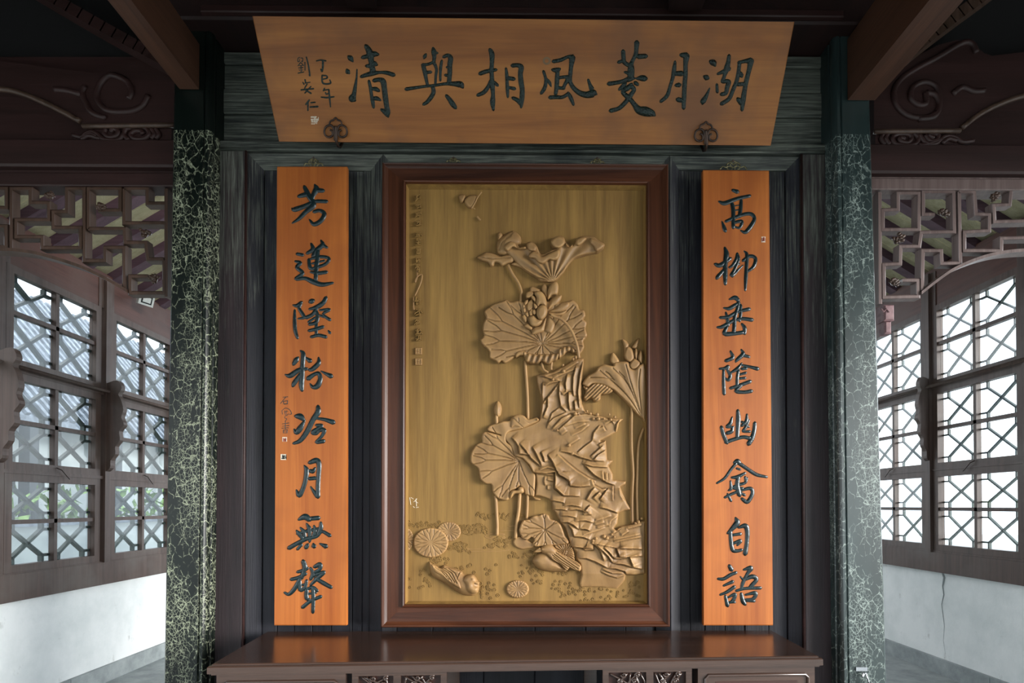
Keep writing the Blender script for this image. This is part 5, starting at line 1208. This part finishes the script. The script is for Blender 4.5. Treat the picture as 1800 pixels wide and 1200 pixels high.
def pad(tg, cx, cy, rx, ry, H, nm='lily_pad'):
    ox, oy, s = Zt[tg]; c = (ox+cx/s, oy+cy/s); a_, b_ = rx/s, ry/s
    out = [(c[0]+a_*math.cos(t_), c[1]+b_*math.sin(t_)) for t_ in np.linspace(0, 6.283, 28, endpoint=False)]
    if min(p[0] for p in out) < BX0: out = [(max(x, BX0+0.2), y) for x, y in out]
    vv = [(c[0]+a_*0.93*math.cos(t_), c[1]+b_*0.93*math.sin(t_)) for t_ in np.linspace(0.2, 6.48, 13, endpoint=False)]
    def hf(P, d):
        lines = []
        for v in vv:
            m = (c[0]*0.4+v[0]*0.6, c[1]*0.4+v[1]*0.6); lines.append([c, m])
            for s_ in (-1, 1): lines.append([m, (v[0]+s_*(v[1]-c[1])*0.16, v[1]-s_*(v[0]-c[0])*0.16)])
        return H*(0.4+0.6*rnd(d, 2.5)) - groove(P, lines, 0.9, 0.8)
    relief(nm, out, hf, 1.15)
pad('D', 485, 405, 115, 95, 3.0); pad('D', 75, 480, 70, 110, 1.6); pad('D', 312, 510, 168, 143, 5.0); pad('D', 1145, 955, 108, 86, 4.5)

# ducks, butterfly
def duck(body, head, beak, wing, feathers, eye, tg, Hb, Hh, Hw):
    b = dome('duck_body', zp(tg, body), Hb, 14, step=1.3)
    dome('duck_wing', zp(tg, wing), 3.0, 4, parent=b, base=Hb-1, lines=[zp(tg, f) for f in feathers], gd=1.7, gw=0.8, step=1.0)
    dome('duck_head', zp(tg, head), Hh-6, 9, parent=b, base=6, step=1.1, lines=[])
    dome('duck_beak', zp(tg, beak), 3, 2.5, parent=b, base=Hh-6, step=0.9)
    x, y = zp(tg, eye)[0]; m = MB()
    q = [tuple(PY(x+1.6*math.cos(a), y+1.5*math.sin(a), YBD-(Hh+0.2)*HS)) for a in np.linspace(0, 6.283, 13)]
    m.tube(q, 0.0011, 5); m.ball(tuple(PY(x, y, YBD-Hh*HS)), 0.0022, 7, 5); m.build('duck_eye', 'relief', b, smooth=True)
duck('298,692 330,718 400,745 440,722 500,745 570,765 640,815 700,820 745,850 775,900 772,970 730,1012 670,1018 600,1000 520,952 420,885 345,845 312,795', '618,872 650,826 710,816 745,848 752,885 730,915 770,940 760,990 700,1000 650,965 640,920',
     '715,872 748,878 778,900 760,912 728,900', '322,722 400,758 470,752 540,768 612,800 585,860 600,950 500,895 420,828 352,790',
     ['350,745 420,790 480,860', '380,752 450,800 510,880', '410,758 480,800 540,890', '440,758 510,800 560,900', '480,758 540,800 580,880', '560,860 590,790'], '710,860', 'D', 11, 15, 13)
duck('105,835 130,782 190,742 280,738 350,800 430,860 512,952 440,967 300,962 200,942 132,892', '198,702 220,665 270,643 330,650 375,690 395,735 340,775 270,765 210,738', '122,732 190,680 214,722 180,738',
     '270,745 330,722 395,725 460,762 560,812 668,882 662,957 572,932 540,920 502,947 430,872 340,822', ['380,740 500,830 640,930', '400,735 540,830 655,900', '360,760 470,840 600,925', '340,770 440,850 560,925', '430,750 560,830 660,885', '350,800 430,860 520,935'], '230,700', 'I', 12, 15, 13)
bf = dome('butterfly_body', zp('J', '425,102 445,84 475,96 460,135 440,142'), 6, 4, base=2)
dome('butterfly_wing', zp('J', '465,130 490,98 535,90 556,102 542,145 518,180 485,172'), 5, 4, base=3)
stem(zp('J', '586,70 560,105 540,145 515,185'), 0.9, 8, 'antenna'); stem(zp('J', '556,243 566,255 578,268'), 1.4, 3, 'loose_chip')
stem(zp('J', '522,178 540,190'), 0.8, 6, 'antenna')

# ripples, duckweed
def rip(cx, cy, rx, ry, a0=0, a1=6.283):
    return [tuple(PY(cx+rx*math.cos(a), cy+ry*math.sin(a), YBD-0.0004)) for a in np.linspace(a0, a1, 22)]
m = MB()
for cx, cy, rx, ry, a0, a1 in [(872, 942, 20, 5, 0.6, 5.6), (874, 942, 13, 3, 0, 6), (892, 936, 22, 4, 3.6, 6.6), (840, 962, 30, 3, 0.2, 3.0), (850, 966, 45, 3, 0.1, 2.6), (735, 935, 22, 30, 2.2, 3.6), (905, 930, 18, 6, 4, 6.2)]:
    m.tube(rip(cx, cy, rx, ry, a0, a1), 0.0011, 5)
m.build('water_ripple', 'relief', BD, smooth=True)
m = MB()
def weed(n, x0, x1, y0, y1, r0=1.3, r1=2.4):
    for i in range(n):
        x = random.uniform(x0, x1); y = random.uniform(y0, y1) + 1.5*math.sin(x*0.2); r = random.uniform(r0, r1)*1.1
        if random.random() < 0.35: continue
        m.tube([tuple(PY(x+r*math.cos(a), y+r*math.sin(a), YBD-0.0012)) for a in np.linspace(0, 6.283, 10)], 0.0017, 5, False); m.ball(tuple(PY(x, y, YBD-0.0002)), r*0.0011, 6, 4)
weed(50, 716, 775, 917, 926); weed(130, 808, 858, 922, 938, 1.0, 1.9); weed(45, 838, 900, 902, 912); weed(20, 905, 925, 903, 912); weed(45, 788, 835, 955, 970); weed(45, 870, 898, 945, 960); weed(20, 850, 880, 955, 962)
weed(25, 755, 790, 980, 990, 1.8, 2.8); weed(22, 790, 880, 988, 1012, 1.8, 2.8); weed(26, 715, 765, 1000, 1036, 1.6, 2.4); weed(30, 895, 945, 970, 980); weed(50, 905, 1015, 998, 1012, 1.5, 2.2)
weed(30, 843, 880, 1022, 1052, 1.8, 2.8); weed(60, 1000, 1125, 1032, 1050, 1.4, 2.2); weed(30, 965, 1010, 1020, 1050, 1.5, 2.2); weed(12, 1105, 1128, 1015, 1030); weed(12, 935, 958, 1018, 1030); weed(14, 915, 950, 985, 998)
weed(22, 1020, 1090, 1050, 1056, 1.4, 2)
o = m.build('duckweed', 'board', BD, smooth=True); o['kind'] = 'stuff'

# column of carved writing down the left edge and its two seals
CHR = [(347, 14), (362, 9), (376, 11), (393, 13), (412, 10), (425, 14), (442, 14), (458, 12), (472, 14)]
CH2 = [(528, 15), (550, 14), (566, 14), (582, 13), (594, 10)]
rr = random.Random(5)
for cy, hh in CHR + CH2:
    m = MB(); cx = 735.0
    for k in range(9):
        if k % 3 == 0: a = (cx-6+rr.random()*2, cy+rr.uniform(-.45, .45)*hh); b = (cx+5-rr.random()*2, a[1]-rr.uniform(0, 2.5))
        elif k % 3 == 1: a = (cx+rr.uniform(-4, 4), cy-hh*0.5*rr.random()); b = (a[0]+rr.uniform(-1, 1), a[1]+hh*rr.uniform(0.3, 0.6))
        else: a = (cx+rr.uniform(-3, 4), cy+rr.uniform(-.4, .2)*hh); b = (a[0]+rr.choice((-1, 1))*4, a[1]+hh*0.3)
        mid = ((a[0]+b[0])/2+rr.uniform(-1, 1), (a[1]+b[1])/2+rr.uniform(-.6, .6))
        C = catmull([a, mid, b], False, 3); m.tube([tuple(q) for q in PY(C[:, 0], C[:, 1], YBD-4.0*HS)], 0.0021, 5)
        m.tube([tuple(q) for q in PY(C[:, 0], C[:, 1], YBD-1.8*HS)], 0.0026, 5)
    m.build('carved_character', 'board', BD, smooth=True)
sc_ = [(733, 470), (733, 487), (730, 496), (731, 490), (738, 483), (742, 484), (740, 496), (734, 510), (729, 520)]
stem(sc_, 0.95, 2.5, 'carved_stroke', BD); stem([(727, 522), (727, 540), (728, 545)], 1.2, 2.5, 'carved_stroke', BD)
for cy in (617, 635.5):
    s_ = dome('carved_seal', [(729.5, cy-6), (742, cy-6), (742, cy+6), (729.5, cy+6)], 3.2, 1.2, parent=BD, smooth_line=False, step=1.0,
         lines=[[(731.5, cy-3), (740, cy-3)], [(731.5, cy), (740, cy+0.5)], [(733, cy-4), (733, cy+4)], [(738, cy-4), (738, cy+4)], [(731.5, cy+3.5), (740, cy+3)]], gd=1.0, gw=0.6)
# pale scratches on the board
m = MB()
for a, b in [((720, 874), (722, 887)), ((722, 874), (727, 877)), ((727, 882), (733, 876)), ((729, 880), (735, 884)), ((731, 876), (732, 890)), ((726, 890), (729, 892)), ((731, 892), (736, 891))]:
    P = PY([a[0], b[0]], [a[1], b[1]], YBD-0.0004); m.tube([tuple(P[0]), tuple(P[1])], 0.0012, 4)
m.build('scratch', 'seal_w', BD)
